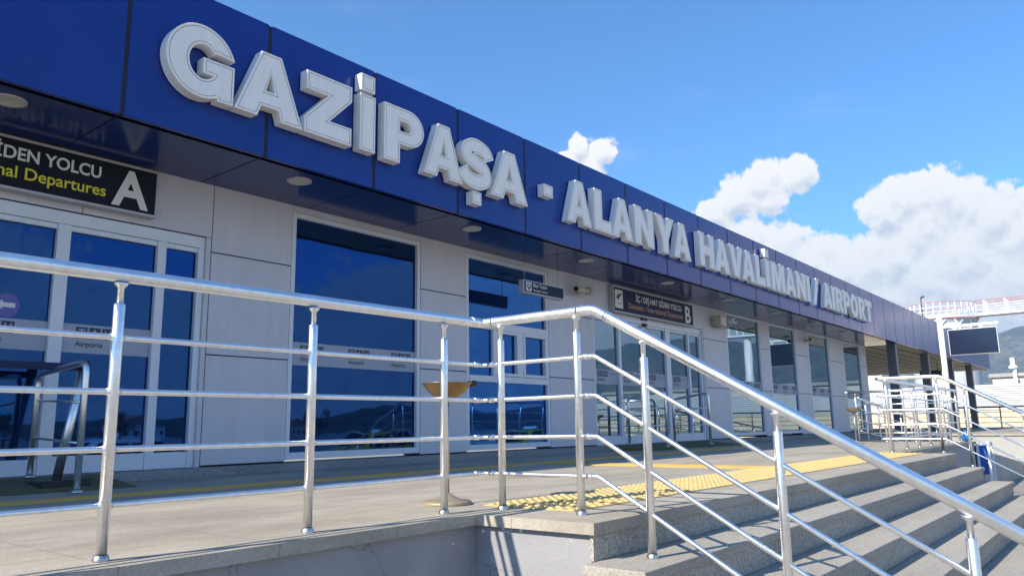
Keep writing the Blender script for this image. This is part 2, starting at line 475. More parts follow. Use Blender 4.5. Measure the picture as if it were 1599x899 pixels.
def text_bm(body, size, x, y, z, bold=0.0, align='LEFT', mi=0, depth=0.003, squeeze=1.0, into=None, fit=None):
    """flat lettering facing -y, baseline at (x, z)"""
    cu = bpy.data.curves.new('lettering', 'FONT'); cu.body = body; cu.size = size; cu.align_x = align
    cu.offset = bold * size; cu.resolution_u = 4
    ob = bpy.data.objects.new('lettering', cu); COL.objects.link(ob)
    dg = bpy.context.evaluated_depsgraph_get()
    me = bpy.data.meshes.new_from_object(ob.evaluated_get(dg))
    bpy.data.objects.remove(ob); bpy.data.curves.remove(cu)
    i = len(into.v)
    if fit:
        xs_ = [v.co.x for v in me.vertices]; squeeze = fit / (max(xs_) - min(xs_))
    for v in me.vertices: into.v.append(Vector((x + v.co.x * squeeze, y - depth, z + v.co.y)))
    for p in me.polygons: into.f.append(tuple(i + k for k in p.vertices)); into.mi.append(mi); into.sm.append(False)
    bpy.data.meshes.remove(me)

# ------------------------------------------------------------------ dimensions
ZT, ZB = 4.2154, 2.9079       # fascia top and bottom
YF, YW = 6.0, 7.145           # fascia face, facade face
PX0, PW = 3.8161, 1.2938      # first joint, panel width
GZ = -1.155                   # forecourt level

# ------------------------------------------------------------------ setting: ground, paving, hills
b = MB()
N = 24
b.quad((-900, -900, GZ), (2600, -900, GZ), (2600, 1600, GZ), (-900, 1600, GZ))
struct(b, 'ground', 'forecourt')

# terrace paving: slab with overhanging edge, L-shaped around the stairs
b = MB()
Y1 = 30
b.box(-14, 2.92, 2.62, YW + .3, -0.05, 0.0)
b.box(2.922, 11.25, 1.935, YW + .3, -0.05, 0.0)
b.box(11.252, 17.3, 2.62, YW + .3, -0.05, 0.0)
b.box(17.302, 26.3, 4.85, YW + .3, -0.05, 0.0)
b.box(26.302, 47.5, -16, 16, -0.05, 0.0)
struct(b, 'terrace_paving', 'granite_floor')

# hills: ridge to the right behind the airfield and hills behind the viewer (mirrored in the glass)
def ridge(name, cx, cy, az0, az1, dist, hfun, m, depth=500, nx=160, ny=16):
    b = MB(); i0 = 0
    for j in range(ny + 1):
        for i in range(nx + 1):
            a = az0 + (az1 - az0) * i / nx
            d = dist + depth * j / ny
            h = hfun(a) * math.sin(math.pi * 0.5 * min(1, j / (ny * 0.7)))
            h *= 1 + 0.10 * mnoise.fractal(Vector((d * math.sin(a), d * math.cos(a), 0)) * (4.0 / dist * 3), 0.8, 2.0, 5)
            b.v.append(Vector((cx + d * math.sin(a), cy + d * math.cos(a), GZ + h)))
    for j in range(ny):
        for i in range(nx):
            k = j * (nx + 1) + i
            b.f.append((k, k + 1, k + nx + 2, k + nx + 1)); b.mi.append(0); b.sm.append(True)
    return struct(b, name, m)
m, gg, bb = mat('hill_green', (0.06, 0.075, 0.035), 0.95, 0, 0.1)
co = geo_co(gg)
n1 = gg.noise(co, 0.012, 8, 0.65); n2 = gg.noise(co, 0.09, 4, 0.7)
f = gg.math('MULTIPLY_ADD', n2, 0.5, gg.math('MULTIPLY', n1, 0.5))
gg.link(gg.mix(gg.ramp(f, 0.40, 0.62), (0.030, 0.045, 0.022, 1), (0.15, 0.13, 0.085, 1)), bb.inputs['Base Color'])
bump(gg, bb, n2, 1.0, 6.0)
def far_h(a):
    az = math.degrees(a)
    return 158 + 16 * math.sin((az - 84) * 0.25) + 5 * math.sin(az * 0.9) + 3 * math.sin(az * 2.1 + 1)
ridge('hill', 0, 0, R(62), R(125), 1350, far_h, 'hill_green')
def back_h(a):
    az = math.degrees(a)
    return 13 + 4 * math.sin(az * 0.11) + 3 * math.sin(az * 0.37 + 1)
ridge('hill', 0, 0, R(95), R(265), 420, back_h, 'hill_green', 260, 140)

# ------------------------------------------------------------------ retaining walls
w = thing('retaining_wall', 'grey painted stucco wall under the terrace edge left of the stairs', 'wall', (0, 2.66, GZ))
b = MB(); b.box(-14, 2.958, 2.66, 2.9, GZ, -0.051); b.build('front_face', 'wall_stucco', w)
b = MB(); b.box(2.96, 3.2, 1.976, 2.9, GZ, -0.051); b.build('side_face', 'wall_stucco', w)
w = thing('retaining_wall', 'shaded grey wall below the terrace edge right of the stairs', 'wall', (14, 2.66, GZ))
b = MB(); b.box(11.2, 17.26, 2.66, 2.9, GZ, -0.051); b.box(17.02, 17.26, 2.9, 4.9, GZ, -0.051)
b.box(17.262, 26.3, 4.89, 5.1, GZ, -0.051); b.build('wall_face', 'concrete_grey', w)
w = thing('retaining_wall', 'sunlit pale concrete wall facing the ramp yard at far right', 'wall', (26.4, 0, GZ))
b = MB(); b.box(26.35, 26.6, -16, 4.885, GZ, -0.051); b.build('wall_face', 'concrete_light', w)

# ------------------------------------------------------------------ staircase
st = thing('staircase', 'broad granite staircase with overhanging treads leading up to the terrace', 'stairs', (7, 1.0, GZ))
RIS, GO = 0.165, 0.29
yk = 1.937
b = MB(); b.box(2.948, 11.24, 1.957, 1.974, -0.1645, -0.0505); b.build('riser', 'granite_riser', st)
for k in range(1, 7):
    zt = -RIS * k
    y1 = yk - GO * (k - 1); y0 = yk - GO * k
    xl = 2.85 if k > 0 else 2.92
    xr = 11.25 + 0.02 * k
    b = MB()
    b.box(xl, xr, y0, y1 + 0.018, zt - 0.042, zt, 0, 0.004)
    bot = max(zt - RIS, GZ)
    b.box(xl + 0.07, xr - 0.02, y0 + 0.02, y1 + 0.018, bot, zt - 0.0425, 1)
    b.build('step', ['granite_step', 'granite_riser'], st)
b = MB(); b.box(2.93, 11.2, 0.24, 1.95, GZ, -1.0); b.build('stair_base', 'concrete_grey', st)

# ------------------------------------------------------------------ tactile paving
b = MB()
tx0, tx1, ty0, ty1 = 3.27, 11.15, 2.28, 2.88
b.box(tx0, tx1, ty0, ty1, 0.0005, 0.006)
pitch = 0.0667
nx = int((tx1 - tx0) / pitch); ny = int(round((ty1 - ty0) / pitch))
for i in range(nx):
    for j in range(ny):
        cx = tx0 + (i + .5) * pitch; cy = ty0 + (j + .5) * pitch
        i0 = len(b.v); S = 8
        for r, z in ((0.021, 0.006), (0.017, 0.0115), (0.011, 0.0125)):
            for q in range(S):
                a = 2*math.pi*q/S; b.v.append(Vector((cx + r*math.cos(a), cy + r*math.sin(a), z)))
        for ring in range(2):
            for q in range(S):
                q2 = (q+1) % S
                b.f.append((i0+ring*S+q, i0+ring*S+q2, i0+(ring+1)*S+q2, i0+(ring+1)*S+q)); b.mi.append(0); b.sm.append(False)
        b.f.append(tuple(i0+2*S+q for q in range(S))); b.mi.append(0); b.sm.append(False)
struct(b, 'tactile_paving', 'tactile_yellow')
b = MB()
def guide(x0, x1, y0, y1, along):
    b.box(x0, x1, y0, y1, 0.0005, 0.005)
    if along == 'x':
        for k in range(4):
            yy = y0 + (k + .5) * (y1 - y0) / 4; b.box(x0, x1, yy - .016, yy + .016, 0.0051, 0.0095)
    else:
        for k in range(6):
            xx = x0 + (k + .5) * (x1 - x0) / 6; b.box(xx - .016, xx + .016, y0, y1, 0.0051, 0.0095)
guide(-12, 14, 5.42, 5.70, 'x')
guide(7.10, 7.48, 2.884, 5.416, 'y')
varied('guide_orange', (0.58, 0.36, 0.10), 0.65, 0, 0.16, 4)
struct(b, 'guide_paving', 'guide_orange')

# ------------------------------------------------------------------ the terminal
term = thing('airport_terminal', 'long single storey airport terminal with blue fascia, grey panels and tinted windows', 'terminal building', (16, YW, 0))
X_END = PX0 + 33 * PW
# fascia: pressed panels with dark joints
b = MB()
n0 = -8
for n in range(n0, 33):
    xa = PX0 + n * PW + 0.018; xb = PX0 + (n + 1) * PW - 0.018
    b.box(xa, xb, YF, YF + 0.05, ZB, ZT, 0, 0.002)
b.box(PX0 + n0 * PW, X_END, YF + 0.0035, YF + 0.12, ZB + 0.004, ZT - 0.01, 1)
varied('joint_navy', (0.006, 0.009, 0.03), 0.7)
b.build('fascia', ['blue_cladding', 'joint_navy'], term)
b = MB()
for n in range(n0, 19):
    xa = PX0 + n * PW + 0.006; xb = PX0 + (n + 1) * PW - 0.006
    b.box(xa, min(xb, 27.75), YF + 0.052, YW + 0.3, ZB + 0.004, ZB + 0.03, 0, 0.003)
b.box(PX0 + n0 * PW, 27.75, YF + 0.125, YW + 0.3, ZB + 0.03, ZB + 0.05, 1)
b.build('soffit', ['blue_soffit', 'joint_dark'], term)
b = MB(); b.box(PX0 + n0 * PW, X_END, YF + 0.13, 24, ZT - 0.25, ZT - 0.03); b.build('roof', 'concrete_grey', term)
# slatted canopy ceiling beyond the last window
b = MB()
y = YF + 0.16; k = 0
while y < 15.8:
    b.box(27.8, X_END, y, y + 0.37, ZB + 0.01, ZB + 0.022, 0); y += 0.52
b.box(27.8, X_END, YF + 0.13, 16, ZB + 0.0235, ZB + 0.06, 1)
b.build('canopy_ceiling', ['slat_beige', 'dark_metal'], term)
b = MB(); b.box(27.8, X_END, 15.8, 16.05, ZB - 0.35, ZT - 0.3); b.build('rear_beam', 'dark_metal', term)
for x in (27.6, 32.5, 37.2, 41.9):
    b = MB(); b.box(x - .13, x + .13, 6.15, 6.42, 0, ZB - 0.002, 0, 0.008); b.build('column', 'column_grey', term)
# walls
OPEN = [(0.25, 3.977, 0.09, 2.36), (4.93, 6.91, 0.12, 2.84), (7.79, 9.70, 0.12, 2.84), (10.99, 15.25, 0.09, 2.40),
        (16.47, 18.45, 0.14, ZB), (19.02, 20.95, 0.14, ZB), (21.95, 23.78, 0.14, ZB), (25.2, 27.06, 0.14, ZB)]
SEAMS = [0.10, 1.177, 2.215, ZB + 0.02]
def pillar(xa, xb):
    b = MB()
    for z0, z1 in zip(SEAMS[:-1], SEAMS[1:]):
        b.box(xa, xb, YW, YW + 0.06, z0 + 0.006, z1 - 0.006, 0, 0.003)
    b.box(xa - .003, xb + .003, YW + 0.012, YW + 0.3, 0.09, ZB + 0.02, 1)
    b.build('wall', ['wall_panel', 'joint_dark'], term)
prev = -10.0
for (xa, xb, z0, z1) in OPEN:
    if xa - prev > 1.7 and prev > -9: pillar(prev + .004, prev + (xa-prev)*.5 - .004); pillar(prev + (xa-prev)*.5 + .004, xa - .004)
    else: pillar(prev + .004, xa - .004)
    if z1 < ZB - 0.01:
        b = MB()
        if z1 < 2.7:
            step = (xb - xa) / 3
            for q in range(3):
                b.box(xa + q*step + .003, xa + (q+1)*step - .003, YW + .003, YW + .06, z1 + .004, ZB + .02, 0, .003)
            b.box(xa, xb, YW + .02, YW + .3, z1 + .004, ZB + .02, 1)
        else: b.box(xa, xb, YW + .003, YW + .3, z1 + .002, ZB + .02, 0)
        b.build('wall_header', ['wall_panel', 'joint_dark'], term)
    prev = xb
pillar(prev + .004, 27.67)
b = MB(); b.box(27.68, 27.75, YW + .0, 22, 0.0, ZB + .02, 0); b.build('end_wall', 'wall_panel', term)
b = MB(); b.box(-10, 27.7, YW - .10, YW + .3, 0.0005, 0.088, 0, .004); b.build('plinth', 'granite_plinth', term)

# logo strip decals: three dark tiles with T A V, Airports below, place name beside
def logo_mesh():
    b = MB()
    for k in range(3):
        x = k * 0.112
        b.box(x, x + 0.095, -0.002, 0, 0.0, 0.10, 0)
    for k, ch in enumerate('TAV'):
        text_bm(ch, 0.10, k * 0.112 + 0.0475, -0.002, 0.014, 0.015, 'CENTER', 1, 0.002, 1.0, b)
    text_bm('Airports', 0.068, 0.0, 0, -0.072, 0.014, 'LEFT', 2, 0.002, 1.0, b)
    text_bm('Gazipa\u015fa-Alanya', 0.034, 0.36, 0, 0.045, 0.0, 'LEFT', 2, 0.002, 1.0, b)
    return b
_lb = logo_mesh()
LOGO_ME = _lb.build('logo', ['logo_dark', 'film_band', 'logo_text'], None, fix=False)
logo_data = LOGO_ME.data
bpy.data.objects.remove(LOGO_ME)
def add_logo(parent, x, y, z, s=1.0):
    o = bpy.data.objects.new('logo', logo_data); COL.objects.link(o)
    o.parent = parent; o.location = Vector((x, y, z)) - WL.get(parent.name, Vector((0,0,0))); o.scale = (s, 1, s)
    return o
def window(xa, xb, z0, z1, gm, fw=0.055, left=True, logos=(0.18, 0.853, 1.523), mull=None, bandz=(1.13, 1.385)):
    b = MB(); yf, yb = YW + 0.004, YW + 0.075
    def bar(x0, x1, za, zb, dy=0.0): b.box(x0, x1, yf + dy, yb, za, zb, 0, 0.004)
    bar(xa + .003, xa + fw, z0, z1); bar(xb - fw, xb - .003, z0, z1)
    bar(xa + fw + .001, xb - fw - .001, z1 - fw, z1 - .001); bar(xa + fw + .001, xb - fw - .001, z0 + .001, z0 + fw * 1.3)
    if mull: mull(bar)
    fr = b.build('window', 'frame_white', term)
    WL[fr.name] = WL[term.name]
    g = MB(); g.quad((xa + fw*.5, YW + .05, z0), (xb - fw*.5, YW + .05, z0), (xb - fw*.5, YW + .05, z1), (xa + fw*.5, YW + .05, z1))
    p = g.build('pane', gm, fr, fix=False)
    if bandz:
        g = MB(); g.box(xa + fw + .004, xb - fw - .004, YW + .046, YW + .049, bandz[0], bandz[1]); g.build('film_strip', 'film_band', fr)
        for lx in logos: add_logo(fr, xa + lx, YW + .045, 1.283 - .03)
    return fr
window(4.93, 6.91, 0.12, 2.84, 'glass_blue')
def mull2(bar):
    bar(7.85, 9.645, 1.80, 1.91); bar(7.85, 9.645, 1.05, 1.14)
    bar(8.36, 8.50, 1.141, 1.799); bar(8.95, 9.04, 1.141, 1.799, -.006)
    # casement sashes
    for a, c in ((8.505, 8.945), (9.045, 9.64)):
        bar(a, c, 1.145, 1.19, -.012); bar(a, c, 1.755, 1.797, -.012); bar(a, a + .05, 1.191, 1.754, -.012); bar(c - .05, c, 1.191, 1.754, -.012)
window(7.79, 9.70, 0.12, 2.84, 'glass_blue_bright_reflection', mull=mull2, bandz=None)
for (xa, xb, z0, z1) in OPEN[4:]:
    window(xa, xb, z0, ZB, 'glass_grey', 0.05)

# entrance doors
def entrance(xa, xb, z1, posts, panes, gm, handles=(), extra=None):
    """posts: (x0,x1) uprights, panes: glass leaves with strips"""
    yf, yb = YW + .035, YW + .12
    b = MB()
    b.box(xa, xb, yf, yb, z1 - .115, z1 - .001, 0, .004)
    for x0, x1 in posts: b.box(x0, x1, yf, yb, .09, z1 - .117, 0, .004)
    fr = b.build('entrance', 'frame_white', term); WL[fr.name] = WL[term.name]
    for x0, x1, strip, kick in panes:
        b = MB(); b.quad((x0, yf + .05, .1), (x1, yf + .05, .1), (x1, yf + .05, z1 - .1), (x0, yf + .05, z1 - .1)); b.build('pane', gm, fr, fix=False)
        b = MB(); b.box(x0 + .001, x1 - .001, yf + .01, yf + .049, .092, .092 + kick, 0, .003); b.build('door_rail', 'frame_white', fr); b = MB()
        b.box(x0 + .001, x1 - .001, yf + .015, yf + .049, z1 - .165, z1 - .119, 0, .003); b.build('door_rail', 'frame_white', fr)
        if strip:
            b = MB(); b.box(x0 + .003, x1 - .003, yf + .045, yf + .0485, 1.125, 1.378); b.build('film_strip', 'film_band', fr)
            add_logo(fr, x0 + strip, yf + .044, 1.255)
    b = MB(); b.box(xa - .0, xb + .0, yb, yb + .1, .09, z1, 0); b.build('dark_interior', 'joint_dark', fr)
    # reveal
    b = MB(); b.box(xb + .002, xb + .05, YW + .01, yb, .09, z1); b.build('reveal', 'wall_panel', fr)
    return fr
e = entrance(0.25, 3.925, 2.36, [(0.25, 0.31), (1.25, 1.33), (2.56, 2.67), (3.45, 3.535), (3.86, 3.925)],
             [(0.31, 1.25, .12, .13), (1.33, 2.56, .66, .13), (2.67, 3.45, .12, .15), (3.535, 3.86, 0, .15)], 'glass_blue')
b = MB()
i0 = len(b.v); S = 32
for q in range(S):
    a = 2*math.pi*q/S; b.v.append(Vector((2.235 + .10*math.cos(a), YW + .078, 1.485 + .10*math.sin(a))))
b.f.append(tuple(range(S))); b.mi.append(0); b.sm.append(False)
b.prism([(2.155, 1.488), (2.205, 1.53), (2.205, 1.507), (2.30, 1.507), (2.30, 1.468), (2.205, 1.468), (2.205, 1.446)], YW + .074, YW + .077, 1)
b.build('arrow_sticker', ['purple', 'sign_white'], e)
e2 = entrance(11.0, 15.2, 2.40, [(11.0, 11.07), (11.85, 11.93), (12.72, 12.80), (13.62, 13.80), (14.58, 14.65), (15.13, 15.2)],
              [(11.07, 11.85, .12, .15), (11.93, 12.72, .12, .15), (12.80, 13.62, .12, .15), (13.80, 14.58, .14, .15), (14.65, 15.13, 0, .15)], 'glass_grey')
b = MB(); b.box(12.70, 12.82, YW - .03, YW + .034, 2.235, 2.30, 0, .02); b.box(12.66, 12.86, YW - .01, YW + .034, 2.36, 2.40, 0, .004)
b.build('door_sensor', 'black_plastic', e2)

# ------------------------------------------------------------------ big fascia lettering
def ell(cx, cy, rx, ry, a0, a1, n=20):
    return [(cx + rx*math.cos(R(a0 + (a1-a0)*i/n)), cy + ry*math.sin(R(a0 + (a1-a0)*i/n))) for i in range(n+1)]
def spine(pts, w, sub=5):
    """heavy stroke along a Catmull-Rom path"""
    P = [Vector((p[0], p[1])) for p in pts]; out = []
    for i in range(len(P)-1):
        p0 = P[max(i-1,0)]; p1 = P[i]; p2 = P[i+1]; p3 = P[min(i+2,len(P)-1)]
        for k in range(sub):
            t = k/sub
            out.append(.5*((2*p1) + (p2-p0)*t + (2*p0-5*p1+4*p2-p3)*t*t + (3*p1-p0-3*p2+p3)*t**3))
    out.append(P[-1]); L = []; Rr = []
    for i, p in enumerate(out):
        d = (out[min(i+1,len(out)-1)] - out[max(i-1,0)]).normalized(); nn = Vector((-d.y, d.x))
        L.append(tuple(p + nn*w/2)); Rr.append(tuple(p - nn*w/2))
    return L + Rr[::-1]
SS = [(.83,.66),(.74,.80),(.48,.865),(.25,.80),(.19,.685),(.29,.585),(.47,.525),(.66,.45),(.75,.32),(.69,.195),(.46,.135),(.20,.185),(.08,.335)]
P_OUT = [(0,0),(0,1),(.55,1)] + ell(.57,.68,.34,.32,90,-90,14) + [(.33,.36),(.33,0)]
P_IN = [(.33,.57),(.33,.79),(.50,.79)] + ell(.52,.68,.11,.11,90,-90,10) + [(.50,.57)]
SHAPES = {
 'A': ([(0,0),(.39,1),(.71,1),(1.1,0),(.765,0),(.705,.175),(.395,.175),(.335,0)], [[(.475,.41),(.55,.70),(.625,.41)]], 1.1),
 'G': (ell(.5,.5,.5,.52,20,298,34) + [(.75,.10),(.765,0),(.98,0),(.98,.55),(.535,.55),(.535,.355),(.70,.355),(.69,.32)] + ell(.52,.5,.225,.27,-45,-315,26) + [(.68,.70)], [], .98),
 'Z': ([(.02,1),(.89,1),(.89,.76),(.43,.275),(.89,.275),(.89,0),(0,0),(0,.24),(.46,.725),(.02,.725)], [], .9),
 'I': ([(0,0),(0,1),(.335,1),(.335,0)], [], .335),
 'P': (P_OUT, [P_IN], .91),
 'S': (spine(SS, .275), [], .93),
 'L': ([(0,0),(0,1),(.335,1),(.335,.275),(.80,.275),(.80,0)], [], .8),
 'N': ([(0,0),(0,1),(.34,1),(.73,.46),(.73,1),(1.05,1),(1.05,0),(.73,0),(.32,.56),(.32,0)], [], 1.05),
 'Y': ([(0,1),(.38,1),(.555,.66),(.73,1),(1.11,1),(.725,.38),(.725,0),(.385,0),(.385,.38)], [], 1.11),
 'H': ([(0,0),(0,1),(.335,1),(.335,.64),(.74,.64),(.74,1),(1.075,1),(1.075,0),(.74,0),(.74,.365),(.335,.365),(.335,0)], [], 1.075),
 'V': ([(0,1),(.36,1),(.555,.36),(.75,1),(1.11,1),(.74,0),(.37,0)], [], 1.11),
 'M': ([(0,0),(0,1),(.45,1),(.63,.42),(.81,1),(1.26,1),(1.26,0),(.96,0),(.96,.64),(.76,0),(.50,0),(.30,.64),(.30,0)], [], 1.26),
 'R': ([(0,0),(0,1),(.58,1)] + ell(.60,.70,.33,.30,90,-70,12) + [(.99,0),(.63,0),(.44,.38),(.335,.38),(.335,0)], [[(.335,.59),(.335,.79),(.52,.79)] + ell(.54,.69,.10,.10,90,-90,8) + [(.52,.59)]], .99),
 'O': (ell(.55,.5,.55,.52,0,348,30), [ell(.55,.5,.22,.28,0,346,24)], 1.1),
 'T': ([(.335,0),(.335,.73),(0,.73),(0,1),(1.0,1),(1.0,.73),(.665,.73),(.665,0)], [], 1.0),
 '/': ([(0,-.06),(.40,1.06),(.68,1.06),(.28,-.06)], [], .68),
 '-': ([(0,0),(0,1),(1,1),(1,0)], [], 1.0),
}
def clean(loop):
    out = []
    for p in loop:
        if not out or math.hypot(p[0]-out[-1][0], p[1]-out[-1][1]) > 1.5e-3: out.append(p)
    if math.hypot(out[0][0]-out[-1][0], out[0][1]-out[-1][1]) < 1.5e-3: out.pop()
    return out
def inset_loop(loop, d):
    """move a counter-clockwise loop inwards by d (mitred)"""
    n = len(loop); out = []
    for i in range(n):
        a = Vector(loop[i-1]); p = Vector(loop[i]); c = Vector(loop[(i+1) % n])
        u = (p-a).normalized(); v = (c-p).normalized()
        n1 = Vector((-u.y, u.x)); n2 = Vector((-v.y, v.x))
        mm = n1 + n2; den = max(0.35, 1 + n1.dot(n2))
        out.append(tuple(p + mm * (d / den)))
    return out
def fill_loops(loops):
    cu = bpy.data.curves.new('glyph', 'CURVE'); cu.dimensions = '2D'; cu.fill_mode = 'BOTH'
    for loop in loops:
        sp = cu.splines.new('POLY'); sp.points.add(len(loop) - 1)
        for p, (px, pz) in zip(sp.points, loop): p.co = (px, pz, 0, 1)
        sp.use_cyclic_u = True
    ob = bpy.data.objects.new('glyph', cu); COL.objects.link(ob)
    me = bpy.data.meshes.new_from_object(ob.evaluated_get(bpy.context.evaluated_depsgraph_get()))
    vs = [tuple(v.co) for v in me.vertices]; fs = [tuple(p.vertices) for p in me.polygons]
    bpy.data.objects.remove(ob); bpy.data.curves.remove(cu); bpy.data.meshes.remove(me)
    return vs, fs
def area2(l): return sum(l[i-1][0]*l[i][1] - l[i][0]*l[i-1][1] for i in range(len(l)))
def channel_letter(b, outer, holes, x, z, sx, sz, y_front, y_back):
    inner = []
    for k, loop in enumerate([outer] + holes):
        L = clean([(p[0]*sx, p[1]*sz) for p in loop])
        if (area2(L) < 0) == (k == 0): L = L[::-1]            # outer ccw, holes cw: inset goes into the material
        if len(loop) > 4: L = inset_loop(L, -0.010)
        L0 = inset_loop(L, 0.004); L1 = inset_loop(L, 0.021); L2 = inset_loop(L, 0.026)
        rings = [(L, y_back, 0), (L, y_front + 0.004, 0), (L0, y_front, 0), (L1, y_front, 0), (L1, y_front + .006, 1), (L2, y_front + .006, 1), (L2, y_front + .001, 1)]
        n = len(L)
        for (A, ya, _), (Bq, yb, mi) in zip(rings[:-1], rings[1:]):
            i = len(b.v)
            for q in A: b.v.append(Vector((x + q[0], ya, z + q[1])))
            for q in Bq: b.v.append(Vector((x + q[0], yb, z + q[1])))
            for j in range(n):
                j2 = (j+1) % n
                b.f.append((i+j, i+j2, i+n+j2, i+n+j)); b.mi.append(mi); b.sm.append(False)
        inner.append(L2)
    vs, fs = fill_loops(inner)
    i = len(b.v)
    for v in vs: b.v.append(Vector((x + v[0], y_front + .001, z + v[1])))
    for f in fs: b.f.append(tuple(i + q for q in f)); b.mi.append(0); b.sm.append(False)
Z0, HH = 3.232, 0.613
YFR, YBK = 5.875, 5.985
sign = thing('facade_lettering', 'big white raised letters spelling the airport name across the blue fascia', 'building sign', (14, YBK, 3.5))
LAY = [('G',2.79,.60),('A',3.425,.685),('Z',4.155,.55),('\u0130',4.815,.205),('P',5.155,.56),('A',5.745,.60),('\u015e',6.32,.575),('A',6.89,.69),
       ('-',7.955,.20),('A',8.50,.59),('L',9.19,.45),('A',9.67,.59),('N',10.35,.585),('Y',11.03,.62),('A',11.65,.60),
       ('H',12.64,.585),('A',13.26,.66),('V',13.95,.61),('A',14.53,.62),('L',15.23,.47),('\u0130',15.765,.235),('M',16.09,.79),('A',16.93,.64),('N',17.64,.60),('I',18.34,.225),
       ('/',18.72,.52),('A',19.55,.64),('I',20.24,.21),('R',20.56,.58),('P',21.22,.55),('O',21.84,.68),('R',22.62,.62),('T',23.32,.62)]
for ch, x, wd in LAY:
    b = MB()
    base = {'\u0130': 'I', '\u015e': 'S'}.get(ch, ch)
    o, h, w0 = SHAPES[base]
    if ch == '-': channel_letter(b, o, h, x, 3.455, wd, 0.165, YFR, YBK)
    else: channel_letter(b, o, h, x, Z0, wd / w0, HH, YFR, YBK)
    if ch == '\u0130': channel_letter(b, SHAPES['-'][0], [], x + .01, 3.885, wd - .02, 0.18, YFR, YBK)
    if ch == '\u015e': channel_letter(b, SHAPES['-'][0], [], x + wd*.5 - .075, 3.035, 0.155, 0.155, YFR, YBK)
    b.build('letter', ['letter_white', 'letter_seam'], sign, fix=False)

# ------------------------------------------------------------------ ceiling lights under the soffit
cl = thing('ceiling_light', 'round recessed ceiling light nearest the left edge, above the letter A sign', 'ceiling light', (1.85, 6.37, ZB), 'round lights in the soffit')
b = MB(); b.lathe(1.85, 6.37, [(.125, ZB + .004), (.125, ZB - .008), (.108, ZB - .010)], 32); b.build('rim', 'sign_trim', cl)
b = MB(); b.lathe(1.85, 6.37, [(.108, ZB - .009), (.09, ZB - .004), (.0005, ZB - .003)], 32); b.build('diffuser', 'lamp_disc', cl)
LL = ['round ceiling light over the grey pillar left of the first big window', 'round ceiling light over the pillar between the two blue windows',
      'round ceiling light above the hanging service sign', 'round ceiling light in front of the letter B sign', 'round ceiling light just right of the letter B sign',
      'round ceiling light before the first window right of entrance B', 'round ceiling light before the second window right of entrance B', 'round ceiling light before the last windows of the facade']
for k, l in enumerate(LL):
    copy_tree(cl, (1.85 + 2.602 * (k + 1), 6.37, ZB), l)

# ------------------------------------------------------------------ departure signs over the entrances
def plane_icon(b, x0, x1, z0, z1, y, mi_card, mi_dark):
    b.box(x0, x1, y - .004, y, z0, z1, mi_card, .0015)
    w = x1 - x0; h = z1 - z0
    P = lambda u, v: (x0 + u * w, z0 + v * h)
    body = [P(.16,.52), P(.22,.50), P(.40,.56), P(.80,.74), P(.88,.80), P(.84,.85), P(.72,.80), P(.40,.64), P(.24,.60)]
    wing = [P(.44,.64), P(.62,.715), P(.46,.44), P(.40,.42)]
    wing2 = [P(.40,.64), P(.60,.73), P(.34,.82), P(.30,.80)]
    tail = [P(.13,.66), P(.17,.66), P(.28,.58), P(.20,.53)]
    for q in (body, wing, wing2, tail): b.prism(q, y - .0065, y - .0045, mi_dark)
    b.prism([P(.2,.24), P(.85,.24), P(.85,.27), P(.2,.27)], y - .0065, y - .0045, mi_dark)
def dep_sign(name, label, x0, x1, z0, z1, letter, l2mat, body_mat):
    y0, y1 = 7.03, YW - .003
    s = thing(name, label, 'sign', ((x0+x1)/2, y1, z0))
    b = MB()
    b.box(x0, x1, y0, y1, z0 - .012, z0 + .012, 0, .003); b.box(x0, x1, y0, y1, z1 - .012, z1 + .012, 0, .003)
    b.box(x0, x0 + .018, y0, y1, z0 + .0125, z1 - .0125, 0, .002); b.box(x1 - .018, x1, y0, y1, z0 + .0125, z1 - .0125, 0, .002)
    b.build('sign_frame', 'sign_trim', s)
    b = MB(); b.box(x0 + .019, x1 - .019, y0 + .006, y1, z0 + .013, z1 - .013); b.build('sign_board', body_mat, s)
    yt = y0 + .006
    b = MB(); plane_icon(b, x0 + .05, x0 + .31, z0 + .06, z1 - .05, yt, 0, 1); b.build('pictogram', ['sign_white', 'sign_black'], s)
    b = MB(); text_bm('\u0130\u00c7 / DI\u015e HAT G\u0130DEN YOLCU', .152, x1 - .515, yt, z0 + .252, .022, 'RIGHT', 0, .002, 1.0, b, 1.80); b.build('lettering', 'sign_white', s)
    b = MB(); text_bm('Domestic / International Departures', .146, x1 - .465, yt, z0 + .095, .013, 'RIGHT', 0, .002, 1.0, b, 2.12); b.build('lettering', l2mat, s)
    b = MB(); text_bm(letter, .47, x1 - .25, yt, z0 + .05, .028, 'CENTER', 0, .002, .95, b); b.build('lettering', 'sign_white', s)
    return s
dep_sign('departures_sign', 'black departures sign with yellow second line and big letter A, over the left entrance', 0.25, 3.34, 2.43, 2.862, 'A', 'sign_yellow', 'sign_black')
dep_sign('departures_sign', 'dark departures sign with aeroplane pictogram and letter B, over the middle entrance', 11.50, 14.60, 2.405, 2.845, 'B', 'sign_orange', 'sign_navy')

